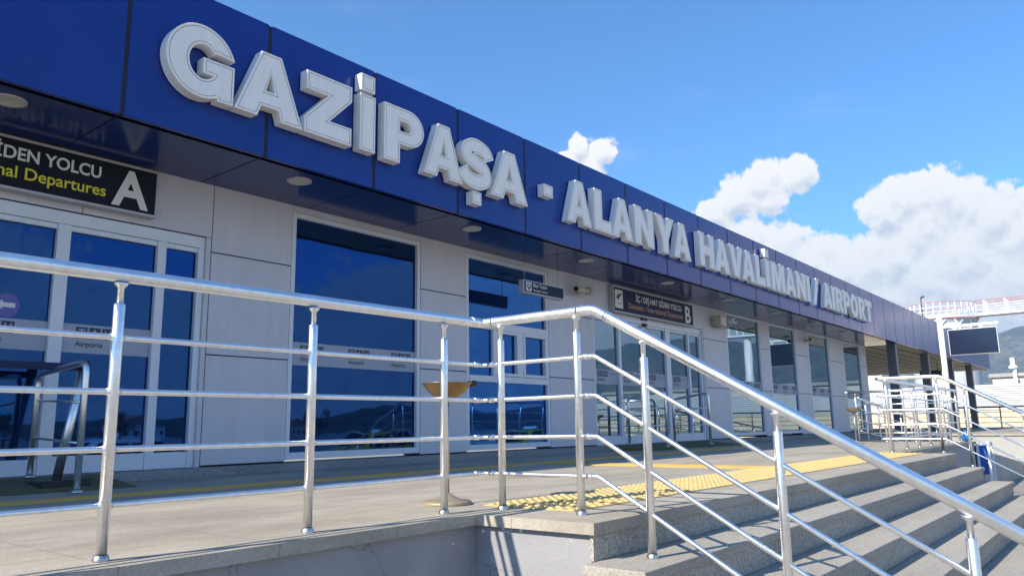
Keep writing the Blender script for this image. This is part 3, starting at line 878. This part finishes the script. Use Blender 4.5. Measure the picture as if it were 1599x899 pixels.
s = thing('hanging_sign', 'small navy ticket service sign hung from the soffit by thin wires', 'sign', (8.88, 6.645, 2.29))
b = MB(); b.box(8.39, 9.37, 6.60, 6.69, 2.285, 2.475, 0, .004); b.build('sign_box', 'sign_trim', s)
b = MB(); b.box(8.41, 9.35, 6.596, 6.5995, 2.303, 2.457); b.build('sign_face', 'sign_navy', s)
b = MB(); text_bm('Bilet Teslim', .072, 8.60, 6.596, 2.392, .012, 'LEFT', 0, .002, 1.0, b); b.build('lettering', 'sign_white', s); b = MB(); text_bm('Passenger Services', .046, 8.60, 6.596, 2.330, .006, 'LEFT', 0, .002, 1.0, b)
b.build('lettering', 'sign_white', s)
b = MB(); b.box(8.44, 8.565, 6.592, 6.5955, 2.318, 2.445, 0, .002)
b.tube([(8.5025 + .038*math.cos(a*math.pi/8), 6.5915, 2.388 + .038*math.sin(a*math.pi/8)) for a in range(17)], .006, 6, 1)
b.box(8.494, 8.511, 6.589, 6.5918, 2.33, 2.40, 1); b.build('pictogram', ['sign_white', 'sign_black'], s)
for x in (8.47, 9.29):
    b = MB(); b.tube([(x, 6.645, 2.474), (x, 6.645, ZB + .01)], .004, 8); b.build('wire', 'steel_dull', s)

# ------------------------------------------------------------------ cameras and floodlight on the facade
def cctv(name, label, x, z, flip=1):
    s = thing(name, label, 'camera', (x, YW, z))
    b = MB(); b.box(x - .05, x + .05, YW - .02, YW - .001, z - .05, z + .05, 0, .006); b.tube([(x, YW - .02, z), (x, YW - .16, z - .02), (x - .05, YW - .2, z + .0)], .018, 10)
    b.build('bracket', 'device_beige', s)
    b = MB(); b.tube([(x - .34, YW - .24, z - .02), (x + .10, YW - .17, z + .01)], .05, 16); b.tube([(x + .09, YW - .172, z + .01), (x + .16, YW - .16, z + .013)], .075, 16)
    b.build('housing', 'device_beige', s)
    b = MB(); b.tube([(x - .345, YW - .2405, z - .02), (x - .36, YW - .243, z - .021)], .038, 16); b.build('lens', 'car_glass', s)
    return s
cctv('security_camera', 'beige tube security camera on the pillar left of the letter B sign', 10.50, 2.62)
cctv('security_camera', 'beige security camera on the pillar between the far right windows', 21.75, 2.66)
s = thing('floodlight', 'beige box floodlight on the pillar right of the letter B sign', 'floodlight', (15.75, YW, 2.6))
b = MB(); b.box(15.60, 15.88, YW - .26, YW - .10, 2.50, 2.72, 0, .02); b.build('lamp_housing', 'device_beige', s)
b = MB(); b.box(15.63, 15.85, YW - .268, YW - .261, 2.53, 2.69); b.build('lamp_glass', 'lamp_disc', s)
b = MB(); b.tube([(15.74, YW - .001, 2.52), (15.74, YW - .15, 2.47), (15.95, YW - .2, 2.46)], .02, 8); b.build('bracket', 'device_beige', s)
s = thing('security_camera', 'small boxy camera on an arm beside the beige floodlight', 'camera', (16.2, YW, 2.6))
b = MB(); b.tube([(16.1, YW - .001, 2.50), (16.1, YW - .2, 2.50), (16.2, YW - .26, 2.6)], .015, 8); b.build('bracket', 'device_beige', s)
b = MB(); b.box(16.12, 16.30, YW - .34, YW - .20, 2.60, 2.70, 0, .012); b.build('housing', 'frame_white', s)
b = MB(); b.box(16.15, 16.27, YW - .345, YW - .3405, 2.62, 2.68); b.build('lens', 'car_glass', s)

# ------------------------------------------------------------------ railings
HR, PR, MR = 0.0255, 0.0195, 0.0108
MIDS = (0.178, 0.366, 0.562, 0.752)
def rounded(pts, rad=0.06, n=5):
    P = [Vector(p) for p in pts]; out = [P[0]]
    for i in range(1, len(P)-1):
        a = (P[i-1]-P[i]); c = (P[i+1]-P[i]); r = min(rad, a.length*.45, c.length*.45)
        A = P[i] + a.normalized()*r; Cc = P[i] + c.normalized()*r
        for k in range(n+1):
            t = k/n; out.append((1-t)**2*A + 2*t*(1-t)*P[i] + t*t*Cc)
    out.append(P[-1]); return out
POST_TMPL = {}
def post(parent, x, y, z, h=0.975, seg=20):
    b = MB()
    b.tube([(x, y, z + .006), (x, y, z + h - .105), (x, y, z + h - .10)], PR, seg, 0, True, [PR, PR, PR*.86])
    o = b.build('post', 'steel', parent)
    b = MB(); b.tube([(x, y, z + h - .101), (x, y, z + h - .045), (x, y, z + h - .034), (x, y, z + h - .026)], .0115, 14, 0, True, [.0115, .0115, .022, .026]); b.build('saddle', 'steel', o)
    b = MB(); b.lathe(x, y, [(.027, z + .0006), (.027, z + .008), (.024, z + .016), (PR + .0008, z + .02)], seg); b.build('flange', 'steel_dull', o)
    return o
def sleeve(b, p, d, r, L=0.03):
    d = Vector(d).normalized(); p = Vector(p)
    b.tube([p - d*L, p + d*L], r, 16)
SL = RIS / GO
# --- near railing: along the left edge, out along the side, down the stairs
rl = thing('stair_railing', 'near stainless steel railing along the terrace edge and down the left side of the stairs', 'railing', (3.17, 2.8, 0))
YL, XR = 2.785, 3.17
yt = 2.06                                   # where the handrail starts down
yend = -0.25
HZ = 0.985
hp = [(-9, YL, .935), (XR, YL, HZ), (XR, yt, HZ), (XR, yend, HZ - SL*(yt - yend))]
b = MB(); b.tube(rounded(hp, .035, 5), HR, 28)
b.build('handrail', 'steel', rl)
for p, d in (((XR - .085, YL, HZ - .0), (1,0,0)), ((XR, YL - .085, HZ), (0,1,0)), ((XR, yt + .08, HZ), (0,1,0)), ((XR, yt - .08, HZ - SL*.08), (0,1,SL))):
    b = MB(); sleeve(b, p, d, HR + .0022, .012); b.build('elbow_collar', 'steel', rl)
for z in MIDS:
    b = MB(); b.tube(rounded([(-9, YL, z), (XR + .0, YL, z + .003), (XR, yt, z + .003), (XR, yend, z - SL*(yt - yend))], .014, 3), MR, 14)
    for p, d in (((XR - .06, YL, z + .003), (1,0,0)), ((XR, YL - .055, z + .003), (0,1,0)), ((XR, yt + .05, z + .003), (0,1,0))):
        sleeve(b, p, d, MR + .003, .018)
    for x in (-.45, .38, 1.214, 2.045, 2.862): sleeve(b, (x, YL, z + .003*(x+9)/12.2), (1,0,0), MR + .0022, PR + .005)
    b.build('mid_rail', 'steel', rl)
for x in (-4.65, -3.81, -2.97, -2.13, -1.29, -.45, .38, 1.214, 2.045, 2.862): post(rl, x, YL, 0, .975)
post(rl, XR, 2.66, 0, .983); post(rl, XR, 2.165, 0, .983)
def stair_post(parent, x, y):
    k = math.floor((yk - y) / GO) + 1
    zb = max(-RIS * k, GZ); top = HZ - SL * max(0, yt - y)
    post(parent, x, y, zb, top - zb)
for y in (1.79, 1.185, .53, -.03): stair_post(rl, XR, y)
# --- far railing: mirrored on the right of the stairs
rr = thing('stair_railing', 'far stainless steel railing down the right side of the stairs and along the ramp edge', 'railing', (11.35, 2.8, 0))
XF = 11.38
YR = 2.84
hp = [(17.2, YR, .97), (XF, YR, .985), (XF, yt, HZ), (XF, yend, HZ - SL*(yt - yend))]
b = MB(); b.tube(rounded(hp, .07, 5), HR, 20); b.build('handrail', 'steel', rr)
for z in MIDS:
    b = MB(); b.tube(rounded([(17.2, YR, z), (XF, YR, z), (XF, yt, z), (XF, yend, z - SL*(yt - yend))], .035, 4), MR, 10); b.build('mid_rail', 'steel', rr)
for x in (11.95, 12.80, 13.62, 14.45, 15.3, 16.15, 17.0): post(rr, x, YR, 0, .97, 14)
for y in (2.72, 2.1): post(rr, XF, y, 0, .983, 14)
for y in (1.79, 1.185, .60, .0): stair_post(rr, XF, y)
# --- railing closing the terrace end above the ramp yard
re = thing('terrace_railing', 'low railing closing the end of the terrace behind the second ashtray', 'railing', (17.2, 3.9, 0))
b = MB(); b.tube([(17.2, 3.02, 1.02), (17.2, 4.85, 1.02)], HR, 18); b.tube([(17.2, 4.85, 1.02), (17.2, 4.97, 1.02)], HR, 18, 0, True, [HR, .01]); b.build('handrail', 'steel', re)
for z in MIDS:
    b = MB(); b.tube([(17.2, 3.02, z), (17.2, 4.72, z)], MR, 10); b.build('mid_rail', 'steel', re)
for y in (3.1, 3.64, 4.18, 4.72): post(re, 17.2, y, 0, 1.01, 14)
# --- ramp railing in the yard
rp = thing('ramp_railing', 'railing following the ramp down beyond the terrace end', 'railing', (21, 2.4, GZ))
RPZ = lambda x: 0.9 - (x - 17.4) * 0.09
b = MB(); b.tube([(17.4, 4.72, RPZ(17.4)), (26.0, 4.72, RPZ(26.0))], HR, 16); b.build('handrail', 'steel', rp)
for z in (.22, .45, .68):
    b = MB(); b.tube([(17.4, 4.72, RPZ(17.4) - z), (26.0, 4.72, RPZ(26.0) - z)], MR, 10); b.build('mid_rail', 'steel', rp)
for k in range(9):
    x = 17.9 + k; post(rp, x, 4.72, RPZ(x) - .9, .9, 12)
b = MB(); b.quad((17.28, 2.9, -.02), (17.28, 4.84, -.02), (26.34, 4.84, -.80), (26.34, 2.9, -.80)); b.quad((17.28, 2.9, -.02), (26.34, 2.9, -.80), (26.34, 2.9, GZ), (17.28, 2.9, GZ))
struct(b, 'ramp', 'concrete_light')
# --- plaza railing, dark, beyond the yard
pr = thing('plaza_railing', 'thin dark railing along the far plaza edge in front of the beige wall', 'railing', (38, 3, 0))
b = MB(); b.tube([(44, -14, 1.0), (44, 10, 1.0)], .035, 10); b.build('handrail', 'dark_metal', pr)
for z in (.25, .5, .75):
    b = MB(); b.tube([(44, -14, z), (44, 10, z)], .014, 8); b.build('mid_rail', 'dark_metal', pr)
for k in range(17):
    b = MB(); b.tube([(44, -14 + 1.5*k, 0), (44, -14 + 1.5*k, .97)], .03, 10); b.build('post', 'dark_metal', pr)

# ------------------------------------------------------------------ ashtray stands
def ashtray(label, x, y, m, bm_, grp):
    s = thing('ashtray_stand', label, 'ashtray', (x, y, 0), grp)
    h = .60
    b = MB(); b.lathe(x, y, [(.135, .0006), (.14, .012), (.13, .022), (.08, .028), (.05, .042), (.022, .062), (.0005, .066)], 32); b.build('base', bm_, s)
    b = MB(); b.tube([(x, y, .06), (x, y, h)], .013, 14); b.build('stem', 'steel_dull', s)
    b = MB(); b.lathe(x, y, [(.001, h - .022), (.035, h - .018), (.07, h - .004), (.10, h + .020), (.126, h + .050), (.142, h + .072), (.144, h + .074), (.139, h + .073), (.122, h + .052), (.095, h + .026), (.06, h + .006), (.001, h - .004)], 36)
    b.build('bowl', m, s)
    return s
varied('foot_metal', (0.33, 0.285, 0.19), 0.45, 0.3, 0.2, 9)
s1 = ashtray('bronze dish ashtray on a thin stem and pale round foot behind the near railing corner', 3.21, 3.10, 'bronze', 'foot_metal', 'dish ashtrays on the terrace')
b = MB(); b.box(3.335, 3.385, 3.02, 3.06, .655, .692, 0, .006); b.build('lighter_holder', 'black_plastic', s1)
s2 = ashtray('grey dish ashtray standing by the far railing end', 15.63, 4.34, 'foot_metal', 'foot_metal', 'dish ashtrays on the terrace')
s2.children[1].scale = (1, 1, 1)

# ------------------------------------------------------------------ hoops, queue post and mats at the entrances
def hoop(label, x, y0, y1, z0, h):
    s = thing('hoop_barrier', label, 'barrier', (x, (y0+y1)/2, 0), 'steel hoops beside the entrance doors')
    b = MB(); b.tube(rounded([(x, y0, z0), (x, y0, z0 + h), (x, y1, .05 + h - .09), (x, y1, .0886)], .10, 6), .024, 16); b.build('hoop', 'steel', s)
    for z in (.35, .65):
        b = MB(); b.tube([(x, y0, z0 + z), (x, y1, .05 + z)], .01, 10); b.build('cross_bar', 'steel', s)
    for yy, zz in ((y0, z0), (y1, .089)):
        b = MB(); b.lathe(x, yy, [(.045, zz + .0008), (.045, zz + .012), (.025, zz + .02)], 18); b.build('flange', 'steel_dull', s)
hoop('steel hoop barrier beside entrance A, next to the leaning queue post', 2.46, 6.12, 7.03, 0.005, .95)
hoop('steel hoop barrier left of the sliding doors of entrance B', 11.83, 6.30, 7.03, 0.055, .93)
hoop('steel hoop barrier right of the sliding doors of entrance B', 13.50, 6.30, 7.03, 0.055, .93)
q = thing('queue_post', 'leaning steel queue post with blue belt and heavy black foot', 'queue post', (2.52, 6.75, 0))
b = MB(); b.box(2.36, 2.72, 6.50, 6.86, .012, .075, 0, .015); b.build('base', 'black_plastic', q)
b = MB(); b.tube([(2.53, 6.68, .07), (2.66, 6.68, .95)], .034, 20); b.build('pole', 'steel', q)
b = MB(); b.tube([(2.655, 6.68, .93), (2.668, 6.68, 1.01)], .042, 20); b.build('belt_head', 'black_plastic', q)
b = MB(); b.box(0.9, 2.625, 6.678, 6.682, .925, .985); b.build('belt', 'belt_blue', q)
for nm, x0, x1, lab in (('door_mat', .4, 3.0, 'olive door mat sloping up to the left entrance'), ('door_mat', 11.3, 15.0, 'olive door mat sloping up to the middle entrance')):
    b = MB()
    y0, y1, zz = 6.33, 7.043, .086
    b.v += [Vector(p) for p in ((x0, y0, .0015), (x1, y0, .0015), (x1, y1, .0015), (x0, y1, .0015), (x0, y0, .006), (x1, y0, .006), (x1, y1, zz), (x0, y1, zz))]
    for f in ((0,3,2,1),(4,5,6,7),(0,1,5,4),(1,2,6,5),(2,3,7,6),(3,0,4,7)): b.f.append(f); b.mi.append(0); b.sm.append(False)
    tag(b.build(nm, 'mat_olive'), lab, 'door mat')

# ------------------------------------------------------------------ display board on a pole
d = thing('display_board', 'dark outdoor display screen hanging from a white pole arm', 'display screen', (28.5, 4.95, 0))
b = MB(); b.tube([(28.5, 4.95, .001), (28.5, 4.95, 3.72)], .085, 20); b.build('pole', 'white_paint', d)
b = MB(); b.box(28.44, 28.56, 3.3, 4.86, 3.38, 3.46, 0, .01); b.box(28.46, 28.54, 3.75, 3.83, 3.3, 3.379); b.box(28.46, 28.54, 4.35, 4.43, 3.3, 3.379)
b.build('arm', 'white_paint', d)
b = MB(); b.box(28.42, 28.60, 3.36, 4.74, 2.47, 3.305, 0, .012); b.build('screen_frame', 'white_paint', d)
b = MB(); b.box(28.412, 28.4195, 3.377, 4.723, 2.487, 3.288); b.build('screen', 'screen_dark', d)

# hanging box sign under the far canopy
s = thing('hanging_sign', 'small dark box sign hung under the far slatted canopy', 'sign', (38, 7.2, 2.3))
b = MB(); b.box(37.9, 38.1, 6.75, 7.6, 2.28, 2.56, 0, .01); b.build('sign_box', 'dark_metal', s)
for y in (6.9, 7.45):
    b = MB(); b.tube([(38, y, 2.56), (38, y, ZB + .01)], .015, 8); b.build('rod', 'dark_metal', s)

# ------------------------------------------------------------------ bin and bag in the ramp yard
s = thing('waste_bin', 'blue waste bin in a white frame below the terrace end', 'bin', (17.6, 2.5, GZ))
b = MB(); b.box(17.45, 17.8, 2.48, 2.74, -.62, -.08, 0, .02); b.build('container', 'bin_blue', s)
b = MB()
for x, y in ((17.42, 2.45), (17.83, 2.45), (17.83, 2.63), (17.42, 2.63)):
    b.box(x - .02, x + .02, y - .02, y + .02, GZ, -.05)
b.box(17.40, 17.85, 2.43, 2.47, -.049, -.01); b.build('frame', 'white_paint', s)
bm = bmesh.new(); bmesh.ops.create_icosphere(bm, subdivisions=4, radius=1)
for v in bm.verts:
    n_ = v.co.normalized(); k = 1 + .10*math.sin(7*n_.x + 3*n_.z) + .07*math.sin(13*n_.y + 5*n_.x) + .05*math.sin(19*n_.z + 9*n_.y)
    if n_.z > .8: k += (n_.z - .8) * 1.6
    v.co = Vector((17.1 + .10*n_.x*k, 2.73 + .09*n_.y*k, .088 + .09*max(n_.z, -.9)*k))
b = MB(); b.add_bm(bm, 0, True); tag(b.build('refuse_bag', 'bag_blue'), 'crumpled bright blue plastic bag by the far railing', 'bag')

# ------------------------------------------------------------------ far background at right
b = MB(); b.box(59.4, 59.8, -30, 40, GZ, 0.98, 0, .02); tag(b.build('boundary_wall', 'beige_wall'), 'long low sunlit beige wall beyond the plaza', 'wall')
f = thing('perimeter_fence', 'white ribbed metal fence standing above the beige wall', 'fence', (60.4, 4, GZ))
b = MB()
z = 1.02
while z < 2.62:
    b.box(60.3, 60.36, -30, 40, z, z + .125, 0, .012); z += .15
b.box(60.40, 60.41, -30, 40, .95, 2.68); b.build('ribbed_panel', 'tank_white', f)
for k in range(24):
    b = MB(); b.box(60.41, 60.55, -30 + 3*k, -29.88 + 3*k, GZ, 2.68); b.build('fence_post', 'white_paint', f)
# storage tank with gallery
TX, TY = 80.0, 13.75
t = thing('storage_tank', 'white round tank tower with railed gallery and red rings behind the terminal roof', 'tank', (TX, TY, GZ))
b = MB(); b.lathe(TX, TY, [(2.72, GZ), (2.72, 9.0), (2.72, 9.02), (.001, 9.03)], 56); b.build('tank_body', 'tank_white', t)
b = MB(); b.lathe(TX, TY, [(2.73, 9.0), (3.0, 9.35), (3.0, 9.62), (.001, 9.64)], 56); b.build('gallery_deck', 'tank_white', t)
b = MB(); b.tube([(TX + 3.02*math.cos(2*math.pi*k/48), TY + 3.02*math.sin(2*math.pi*k/48), 9.36) for k in range(49)], .04, 8); b.build('red_ring', 'red_paint', t)
b = MB()
for z_ in (10.0, 10.4): b.tube([(TX + 2.95*math.cos(2*math.pi*k/48), TY + 2.95*math.sin(2*math.pi*k/48), z_) for k in range(49)], .03, 8)
for k in range(32):
    a = 2*math.pi*k/32; b.tube([(TX + 2.95*math.cos(a), TY + 2.95*math.sin(a), 9.62), (TX + 2.95*math.cos(a), TY + 2.95*math.sin(a), 10.8)], .035, 8)
b.build('gallery_rail', 'white_paint', t)
b = MB(); b.tube([(TX + 2.95*math.cos(2*math.pi*k/48), TY + 2.95*math.sin(2*math.pi*k/48), 10.82) for k in range(49)], .03, 8); b.build('top_rail', 'red_paint', t)
b = MB()
for k in range(12):
    a0 = 2*math.pi*k/12; a1 = 2*math.pi*(k+.6)/12
    b.tube([(TX + 2.75*math.cos(a0), TY + 2.75*math.sin(a0), 8.2), (TX + 2.9*math.cos(a1), TY + 2.9*math.sin(a1), 9.3)], .05, 8)
    b.tube([(TX + 2.75*math.cos(a1), TY + 2.75*math.sin(a1), 8.2), (TX + 2.9*math.cos(a0), TY + 2.9*math.sin(a0), 9.3)], .05, 8)
b.build('brace', 'white_paint', t)
b = MB(); b.tube([(TX - 2.6, TY + 1.0, 9.64), (TX - 2.6, TY + 1.0, 11.4)], .05, 8); b.tube([(TX - 2.6, TY + 1.0, 11.4), (TX - 2.6, TY + .7, 11.5)], .09, 8); b.build('gallery_lamp', 'dark_metal', t)
wk = thing('walkway_bridge', 'white railed walkway with red top rail running right from the tank gallery', 'walkway', (TX, 5, 9.6))
b = MB(); b.box(TX - .8, TX + .8, -22, TY - 2.9, 9.52, 9.72, 0, .02); b.build('deck', 'white_paint', wk)
for xx in (TX - .78, TX + .78):
    b = MB()
    for z_ in (10.05, 10.45): b.tube([(xx, -22, z_), (xx, TY - 3.0, z_)], .035, 8)
    for k in range(21): b.box(xx - .06, xx + .06, -22 + 1.6*k, -21.85 + 1.6*k, 9.72, 10.85)
    b.build('side_rail', 'white_paint', wk)
    b = MB(); b.tube([(xx, -22, 10.88), (xx, TY - 3.0, 10.88)], .03, 8); b.build('top_rail', 'red_paint', wk)
b = MB()
for yy in (-18, -6): b.tube([(TX, yy, GZ), (TX, yy, 9.35)], .4, 20)
b.build('pier', 'white_paint', wk)
# pale buildings behind the fence
s = thing('storage_building', 'low pale flat roofed building behind the white fence at the right edge', 'building', (72, -3, GZ))
b = MB(); b.box(70, 76, -30, 9.0, GZ, 3.55, 0, .02); b.build('wall', 'far_building', s)
b = MB(); b.box(69.8, 76.2, -30.2, 9.2, 3.56, 3.85, 0, .02); b.build('roof_edge', 'concrete_light', s)
b = MB()
for k in range(10): b.box(69.93, 69.995, 7.2 - 3.6*k, 8.4 - 3.6*k, 1.0, 2.6)
b.build('windows', 'car_glass', s)
b = MB(); b.box(69.5, 69.62, 7.3, 7.45, GZ, 4.3); b.box(69.5, 69.62, 6.2, 6.35, GZ, 4.3)
for k in range(14): b.box(69.53, 69.59, 6.36, 7.29, GZ + .3 + .35*k, GZ + .34 + .35*k)
b.build('ladder', 'white_paint', s)
s = thing('office_block', 'bright white rendered block seen through the canopy columns', 'building', (66, 22, GZ))
b = MB(); b.box(62, 70, 15, 46, GZ, 4.6, 0, .02); b.build('wall', 'white_paint', s)
b = MB()
for k in range(8): b.box(61.93, 61.995, 17 + 3.6*k, 18.6 + 3.6*k, .6, 2.2)
b.build('windows', 'glass_grey', s)
b = MB(); b.box(61.8, 70.2, 14.8, 46.2, 4.61, 4.95, 0, .02); b.build('parapet', 'concrete_light', s)
# street lamp far right
s = thing('street_lamp', 'white street lamp with ball head against the hill', 'street lamp', (66, 7.1, GZ))
b = MB(); b.tube([(66, 7.1, GZ), (66, 7.1, 3.9)], .07, 10, 0, True, [.09, .05]); b.build('pole', 'white_paint', s)
b = MB(); b.lathe(66, 7.1, [(.02, 3.86), (.30, 3.98), (.30, 4.1), (.16, 4.24), (.001, 4.25)], 20); b.build('lamp_head', 'white_paint', s)
b = MB(); b.box(65.86, 66.14, 6.96, 7.24, 4.26, 4.75, 0, .04); b.build('top_box', 'white_paint', s)
# shrub by the beige wall
def shrub(label, x, y, z, r, n):
    b = MB(); rnd = random.Random(5)
    for k in range(n):
        a = rnd.uniform(0, 2*math.pi); e_ = rnd.uniform(0, 1); rr_ = r * (rnd.random()**.5)
        p = Vector((x + rr_*math.cos(a), y + rr_*1.6*math.sin(a), z + r*.9*e_*(1.1 - rr_/r*.6)))
        u = Vector((rnd.uniform(-1,1), rnd.uniform(-1,1), rnd.uniform(-.3,1))).normalized(); v_ = u.orthogonal().normalized()
        L = rnd.uniform(.05, .11)
        b.quad(p, p + u*L + v_*L*.35, p + u*L*2, p + u*L - v_*L*.35)
    s = thing('shrub', label, 'plant', (x, y, z))
    b.build('foliage', 'shrub_green', s, fix=False)
    b = MB()
    for k in range(5):
        a = k*1.3; b.tube([(x, y, z), (x + r*.5*math.cos(a), y + r*.7*math.sin(a), z + r*.7)], .02, 6, 0, True, [.025, .008])
    b.build('stem', 'bark', s)
shrub('small green shrub growing at the foot of the beige wall', 58.9, 6.2, GZ, .95, 500)

# ------------------------------------------------------------------ cars parked behind the viewer, mirrored in the windows
def car(label, x, y, paint, group, roof_sign=False):
    s = thing('parked_car', label, 'car', (x, y, GZ), group)
    z = GZ
    L = 2.15
    prof = [(-L, .35), (-L, .72), (-L+.1, .86), (-1.45, .93), (-.85, 1.40), (-.6, 1.46), (.55, 1.46), (.8, 1.42), (1.35, .96), (L-.15, .86), (L, .68), (L, .35), (L-.2, .28), (-L+.2, .28)]
    bm = bmesh.new()
    v0 = [bm.verts.new((x + p[0], y - .85, z + p[1])) for p in prof]
    f0 = bm.faces.new(v0)
    ex = bmesh.ops.extrude_face_region(bm, geom=[f0])
    for v in ex['geom']:
        if isinstance(v, bmesh.types.BMVert): v.co.y += 1.7
    for v in bm.verts:
        if v.co.z > z + 1.2: v.co.y = y + (v.co.y - y) * .78
    bmesh.ops.recalc_face_normals(bm, faces=bm.faces)
    bmesh.ops.bevel(bm, geom=bm.edges[:], offset=.05, segments=2, affect='EDGES')
    b = MB(); b.add_bm(bm, 0, True); body = b.build('body', paint, s)
    for sgn in (-1, 1):
        yy = lambda h: y + sgn * (.862 - .19 * max(0, (h - .95)) / .5)
        b = MB()
        for (xa, xb, xc, xd) in ((-1.18, -.78, -.06, -.06), (.0, .0, .72, 1.14)):
            b.quad((x + xa, yy(.97), z + .97), (x + xd, yy(.97), z + .97), (x + xc, yy(1.36), z + 1.37), (x + xb, yy(1.36), z + 1.37))
        b.build('side_window', 'car_glass', s, fix=False)
        for xx in (-1.32, 1.32):
            b = MB(); b.tube([(x + xx, y + sgn*.72, z + .32), (x + xx, y + sgn*.89, z + .32)], .32, 24); wh = b.build('wheel', 'tyre', s)
            b = MB(); b.tube([(x + xx, y + sgn*.885, z + .32), (x + xx, y + sgn*.90, z + .32)], .2, 20); b.build('rim', 'rim', wh)
        b = MB(); b.box(x + L - .06, x + L + .012, y + sgn*.62 - .16, y + sgn*.62 + .16, z + .62, z + .76, 0, .02); b.build('headlight', 'lens_clear', s)
        b = MB(); b.box(x - L - .012, x - L + .06, y + sgn*.66 - .12, y + sgn*.66 + .12, z + .62, z + .82, 0, .02); b.build('tail_light', 'lens_red', s)
    b = MB(); b.quad((x + 1.31, y - .68, z + 1.0), (x + 1.31, y + .68, z + 1.0), (x + .87, y + .58, z + 1.40), (x + .87, y - .58, z + 1.40)); b.build('windscreen', 'car_glass', s, fix=False)
    b = MB(); b.quad((x - 1.41, y - .68, z + .98), (x - 1.41, y + .68, z + .98), (x - .91, y + .58, z + 1.38), (x - .91, y - .58, z + 1.38)); b.build('rear_window', 'car_glass', s, fix=False)
    if roof_sign:
        b = MB(); b.box(x - .1, x + .1, y - .3, y + .3, z + 1.465, z + 1.60, 0, .03); b.build('roof_sign', 'sign_white', s)
    return s
car('yellow taxi parked in the forecourt, mirrored in the near windows', 19.5, -8.0, 'taxi_yellow', 'taxis parked in the forecourt', True)
car('yellow taxi parked in the forecourt, mirrored beside entrance B', 27.5, -7.0, 'taxi_yellow', 'taxis parked in the forecourt', True)
car('white car parked in the forecourt, mirrored in entrance A', 9.0, -5.6, 'car_white', 'cars parked in the forecourt')

# ------------------------------------------------------------------ trees and houses across the forecourt, mirrored in the windows
def tree(x, y, h, seed):
    rnd = random.Random(seed)
    t = thing('tree', 'leafy green tree standing across the forecourt', 'tree', (x, y, GZ), 'trees across the forecourt')
    b = MB(); b.tube([(x, y, GZ), (x + .1, y, GZ + h*.25), (x, y + .1, GZ + h*.55), (x, y, GZ + h*.8)], .2, 10, 0, True, [.24, .19, .13, .04])
    cl = []
    for k in range(11):
        a = rnd.uniform(0, 2*math.pi); rr = h*.26*rnd.random()**.6
        c = Vector((x + rr*math.cos(a), y + rr*math.sin(a), GZ + h*rnd.uniform(.42, .9)))
        cl.append((c, h*rnd.uniform(.10, .19)))
        b.tube([(x, y, GZ + h*.35), (Vector((x, y, GZ + h*.4)) + c)/2, c], .06, 6, 0, True, [.09, .06, .02])
    b.build('trunk', 'bark', t)
    b = MB()
    for c, r in cl:
        for k in range(110):
            d = Vector((rnd.gauss(0,1), rnd.gauss(0,1), rnd.gauss(0,.8))).normalized()
            p = c + d*r*rnd.uniform(.45, 1.1)
            u = Vector((rnd.uniform(-1,1), rnd.uniform(-1,1), rnd.uniform(-.6,.6))).normalized(); v_ = u.orthogonal().normalized(); L = h*rnd.uniform(.018, .035)
            b.quad(p, p + u*L + v_*L*.5, p + u*L*2, p + u*L - v_*L*.5)
    b.build('crown', 'shrub_green', t, fix=False)
for k, (x, y, h) in enumerate([(30, -84, 4.6), (48, -92, 5.2), (60, -80, 4.2), (82, -96, 5.5), (104, -88, 5), (130, -104, 6), (12, -90, 4.8), (160, -96, 5.5), (40, -110, 5), (74, -112, 6)]):
    tree(x, y, h, 40 + k)
def house(label, x, y, w_, d_, h_, wallm):
    t = thing('house', label, 'house', (x, y, GZ))
    b = MB(); b.box(x - w_/2, x + w_/2, y - d_/2, y + d_/2, GZ, GZ + h_); b.build('wall', wallm, t)
    b = MB(); z = GZ + h_
    P = [(x - w_/2 - .4, z), (x, z + w_*.22), (x + w_/2 + .4, z), (x + w_/2 + .4, z + .15), (x, z + w_*.22 + .17), (x - w_/2 - .4, z + .15)]
    b.prism([P[0], P[2], P[3], P[4], P[5]], y - d_/2 - .3, y + d_/2 + .3); b.build('roof', 'red_paint', t)
    for k in range(4):
        b = MB(); xx = x - w_/2 + (k + .5)*w_/4; b.box(xx - .5, xx + .5, y + d_/2 + .002, y + d_/2 + .06, GZ + 1.2, GZ + 2.5); b.build('window', 'car_glass', t)
house('white house with red pitched roof far behind the parked cars', 112, -225, 13, 10, 4.2, 'white_paint')
house('beige house with red pitched roof among the far trees', 170, -230, 12, 9, 4.5, 'beige_wall')
house('pale grey low house at the end of the forecourt', 60, -210, 16, 9, 3.4, 'far_building')

# ------------------------------------------------------------------ aerial haze over the whole place
hz = bpy.data.materials.new('haze_air'); hz.use_nodes = True
nt = hz.node_tree; nt.nodes.clear()
pv = nt.nodes.new('ShaderNodeVolumePrincipled'); pv.inputs['Color'].default_value = (0.52, 0.74, 1.0, 1); pv.inputs['Density'].default_value = 0.00042; pv.inputs['Anisotropy'].default_value = 0.1
oo = nt.nodes.new('ShaderNodeOutputMaterial'); nt.links.new(pv.outputs[0], oo.inputs['Volume'])
MATS['haze_air'] = hz
b = MB(); b.box(-905, 2605, -905, 1605, GZ - 1.0, 210)
h = b.build('haze', 'haze_air'); h['kind'] = 'stuff'
